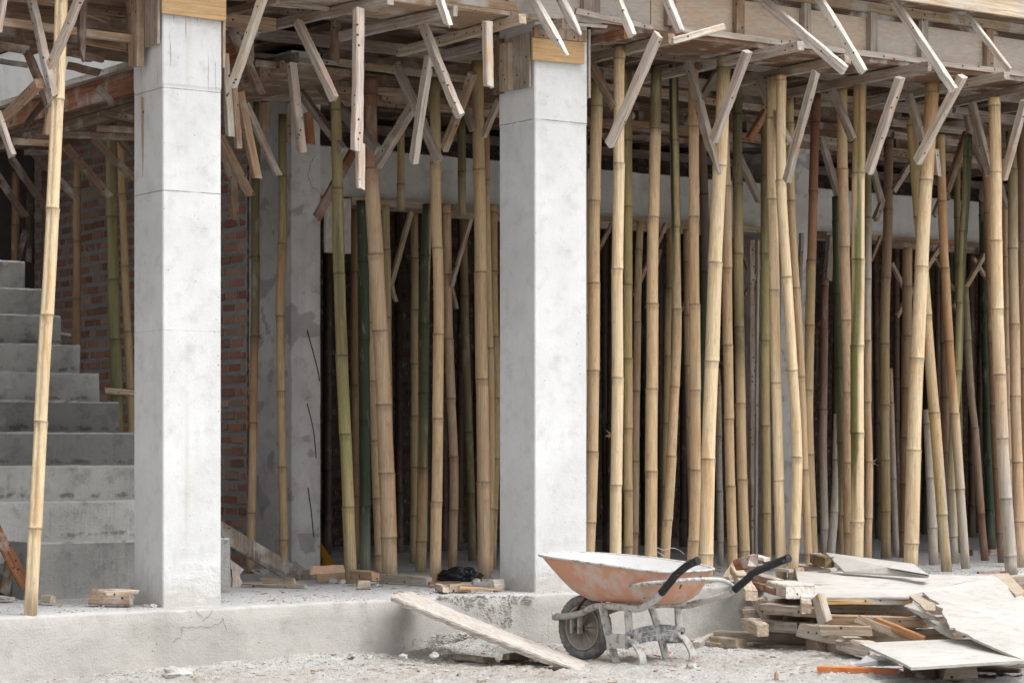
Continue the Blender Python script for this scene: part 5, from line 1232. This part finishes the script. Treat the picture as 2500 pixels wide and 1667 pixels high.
# frame tubes and grips
for sx, tipu, tipv in ((-1, -.50, .275), (1, -.66, .31)):
    path = smoothpath([W(.74, sx * .015, .245), W(.725, sx * .07, .245), W(.66, sx * .105, .25), W(.5, sx * .11, .275), W(.34, sx * .15, .325), W(.15, sx * .19, .335), W(.0, sx * .21, .33), W(-.08, sx * .225, .345), W(-.2 if sx < 0 else -.3, sx * .245, .41), W(-.34 if sx < 0 else -.46, sx * .265, .53)], 6)
    bm = bmesh.new(); tube(bm, path, .0195, 12); link('frame_tube', bm, CAKED, wb, smooth=True)
    e = path[-1]; q = path[-14]
    gp = smoothpath([path[-6], path[-3], e, W(tipu + .07 if sx < 0 else tipu + .08, sx * tipv, .585), W(tipu, sx * tipv, .612)], 6)
    bm = bmesh.new(); tube(bm, gp, .0215, 14); gr = link('grip', bm, GRIP, wb, smooth=True)
    bm = bmesh.new(); ax = (gp[-1] - gp[-2]).normalized(); tube(bm, [gp[-1] - ax * .012, gp[-1] + ax * .002], .0235, 14); tube(bm, [gp[-1] + ax * .002, gp[-1] + ax * .004], .009, 10)
    cp = link('grip_end', bm, GRIP, gr, smooth=False); cp.location = (0, 0, 0)
# rear hoop behind the tray
bm = bmesh.new(); tube(bm, smoothpath([W(-.02, -.27, .455), W(-.14, -.29, .475), W(-.26, -.22, .49), W(-.30, 0, .495), W(-.30, .2, .48), W(-.33, .27, .43)], 6), .012, 10); link('rear_hoop', bm, CAKED, wb, smooth=True)
# wheel
def around(c, axis, prof, n=40):
    """prof: (axial, radius)"""
    u = Vector((0, 0, 1)); v = axis.cross(u).normalized(); rings = []
    for k in range(n + 1):
        a = 2 * math.pi * k / n; d = u * math.cos(a) + v * math.sin(a)
        rings.append([c + axis * x + d * r for x, r in prof])
    return rings
wc = W(.555, 0, .188)
bm = bmesh.new(); prof = [(-.022, .128), (-.034, .14), (-.040, .157), (-.036, .174), (-.026, .184), (-.012, .188), (0, .189), (.012, .188), (.026, .184), (.036, .174), (.040, .157), (.034, .14), (.022, .128)]
rings = around(wc, rg, prof, 72)
for i, r in enumerate(rings):
    if i % 2: 
        for k in (3, 4, 8, 9): r[k] = r[k] + (wc - r[k]).normalized() * .0045
ringmesh(bm, rings, cap=False)
tw = empty('wheel', wc - O); tw.parent = wb
def lk2(name, bm, m, par, smooth=True):
    o = link(name, bm, m, smooth=smooth); o.parent = par; o.location = -wc; return o
lk2('tyre', bm, RUBBER, tw)
bm = bmesh.new(); ringmesh(bm, around(wc, rg, [(-.026, .130), (-.03, .126), (-.024, .116), (-.016, .108), (-.008, .09), (-.012, .06), (-.022, .04), (-.026, .024), (-.026, .0)], 40), cap=False)
ringmesh(bm, around(wc, rg, [(.026, .130), (.03, .126), (.024, .116), (.016, .108), (.008, .09), (.012, .06), (.022, .04), (.026, .024), (.026, .0)], 40), cap=False); lk2('rim', bm, RIMM, tw)
bm = bmesh.new(); tube(bm, [wc - rg * .085, wc + rg * .085], .012, 10); tube(bm, [wc - rg * .05, wc + rg * .05], .022, 12); lk2('hub', bm, RUST, tw)
for sx in (-1, 1):   # axle brackets
    bm = bmesh.new(); c = W(.555, sx * .075, .2)
    for du in (-.028, .028):
        a = c + fw * du; vs = [a + rg * -.012 + Vector((0, 0, -.045)), a + rg * .012 + Vector((0, 0, .06))]
        b0 = bmesh.new(); b0.free(); stp = [a + fw * x + rg * y for x, y in ((-.008, -.014), (.008, -.014), (.008, .014), (-.008, .014))]
        ringmesh(bm, [[p + Vector((0, 0, -.04)) for p in stp], [p + Vector((0, 0, .06)) for p in stp]])
    link('axle_bracket', bm, CAKED, wb)
# legs: flat bars bent in a V with a curled foot
def strap(path, wd, th, sidev):
    bm = bmesh.new(); P = [Vector(p) for p in path]; rings = []
    for i, p in enumerate(P):
        t = (P[min(i + 1, len(P) - 1)] - P[max(i - 1, 0)]).normalized(); s = (sidev - t * sidev.dot(t)).normalized(); nn = t.cross(s).normalized()
        rings.append([p + s * wd / 2 + nn * th / 2, p + s * wd / 2 - nn * th / 2, p - s * wd / 2 - nn * th / 2, p - s * wd / 2 + nn * th / 2])
    ringmesh(bm, rings); return bm
for sx in (-1, 1):
    v = sx * .215
    path = smoothpath([W(.24, v * .95, .325), W(.2, v, .22), W(.15, v, .08), W(.13, v, .03), W(.10, v, .008), (W(.03, v, .0)), W(-.03, v, .008), W(-.06, v, .035), W(-.055, v, .075), W(-.015, v, .13), W(.03, v, .18), W(.045, v, .325)], 5)
    link('leg', strap(path, .055, .011, rg), CAKED, wb, smooth=False)
# brace plate between the legs: arched
for nm, off in (('cross_plate', 0),):
    P = [W(.06, v, .165 + .022 * (1 - (v / .21) ** 2)) for v in [-.255 + .51 * k / 16 for k in range(17)]]
    bm = bmesh.new(); rings = []
    for p in P: rings.append([p + Vector((0, 0, .045)) - fw * .036, p + Vector((0, 0, .045)) - fw * .03, p - Vector((0, 0, .045)) - fw * .03, p - Vector((0, 0, .045)) - fw * .036])
    ringmesh(bm, rings); cpl = link('cross_plate', bm, BLUE, wb)
    for dz in (.014, -.014):
        bm = bmesh.new(); tube(bm, [p + Vector((0, 0, dz)) - fw * .037 for p in P[3:14]], .003, 6); r_ = link('embossed_rib', bm, CAKED, cpl); r_.location = (0, 0, 0)
for sx in (-1, 1):
    bm = bmesh.new()
    for dz in (-.02, .02): 
        c = W(.02, sx * .215, .155 + dz); tube(bm, [c, c - fw * .012], .007, 8)
    link('bolt', bm, RUST, wb)
    link('side_strap', strap([W(.03, sx * .25, .155), W(.1, sx * .252, .15), W(.17, sx * .25, .145)], .08, .006, Vector((0, 0, 1))), CAKED, wb)
# fork struts from wheel to tray
for sx in (-1, 1): link('fork_strut', strap([W(.56, sx * .09, .25), W(.50, sx * .1, .33), W(.45, sx * .1, .37)], .028, .006, rg), RUST, wb)
bm = bmesh.new(); tube(bm, [W(.3, -.14, .335), W(.3, .14, .335)], .012, 8); link('cross_bar', bm, CAKED, wb)
bm = bmesh.new(); tube(bm, [W(-.02, -.2, .34), W(-.02, .2, .34)], .012, 8); link('cross_bar', bm, CAKED, wb)
tag(wb, 'orange wheelbarrow caked in cement with black handle grips standing in front of the plinth', 'wheelbarrow')
# wire loop on the tray
bm = bmesh.new(); tube(bm, smoothpath([pt(1622, 1357, Y=10.6), pt(1604, 1345, Y=10.6), pt(1604, 1336, Y=10.6), pt(1620, 1342, Y=10.6), pt(1640, 1337, Y=10.6), pt(1658, 1342, Y=10.6), pt(1670, 1352, Y=10.6)], 6), .0014, 5)
tag(link('wire_loop', bm, CAKED), 'loop of thin grey wire sticking up from the wheelbarrow tray', 'wire')
bm = bmesh.new(); tube(bm, smoothpath([pt(1340, 1503, Y=10.9), pt(1338, 1540, Y=10.9), pt(1342, 1575, Y=10.9)], 5), .001, 5)
tag(link('thin_wire', bm, CAKED), 'thin pale wire hanging from the front of the wheelbarrow', 'wire')

# --------------------------------------------------------------- labels for the many look-alikes
def ordw(k, n):
    if n == 1: return 'only'
    if k < 20: return ORD[k] + ' from left'
    return ORD[n - 1 - k] + ' from right' if n - 1 - k < 20 else 'number %d from left' % (k + 1)
from collections import defaultdict
gd = defaultdict(list)
for g_, o, ends, tone, label, cat in STICKS: gd[(g_, tone if isinstance(tone, str) else 'x')].append((min(ends[0][0], ends[1][0]), o, ends, tone, label, cat, g_))
PLACE = lambda x: 'in left bay' if x < 327 else ('at left column' if x < 545 else ('between white columns' if x < 1215 else ('at middle column' if x < 1425 else ('right of middle column' if x < 2000 else 'at far right'))))
LN = {'slanted struts leaning out from the beam form': 'strut leaning out from beam form', 'level bearers under the front beam form': 'level bearer under the form',
      'knee braces nailed to the front bamboo props': 'nailed knee brace', 'loose timbers hanging from the form': 'timber hanging from the form',
      'braces in the shade behind the front row': 'shaded slanting brace', 'level timbers inside under the slab form': 'level timber under the slab',
      'square timber posts among the bamboo': 'square post among bamboo'}
sub = defaultdict(list)
for k, lst in gd.items():
    for it in lst: sub[(it[6], it[3], PLACE(it[0]))].append(it)
for (g_, tone, place), lst in sub.items():
    lst.sort(key=lambda i: i[0]); free = [i for i in lst if not i[4]]
    for i in lst:
        if i[4]: lab = i[4]
        else:
            lab = '%s %s %s' % (TW[tone], LN[g_], place)
            if len(free) > 1: lab += ', %s' % ordw(free.index(i), len(free))
        tag(i[1], lab, i[5], g_)
pg = defaultdict(list)
for bay, m, o, desc in POLES: pg[(bay, desc)].append((m, o))
BN = {'l': 'beside the stairs', 'm': 'between the white columns', 'r': 'right of the middle column', 'u': 'standing on the white lintel'}
GN = {'l': 'bamboo props in the left bay', 'm': 'bamboo props between the columns', 'r': 'bamboo props right of the middle column', 'u': 'short bamboo props on the lintel'}
# overall order inside each bay for the ones in front
for (bay, desc), lst in pg.items():
    lst.sort(key=lambda i: i[0])
    for k, (m, o) in enumerate(lst):
        lab = '%s bamboo prop %s' % (desc, BN[bay])
        if len(lst) > 1: lab += ', %s' % ordw(k, len(lst))
        tag(o, lab, 'bamboo prop', GN[bay])
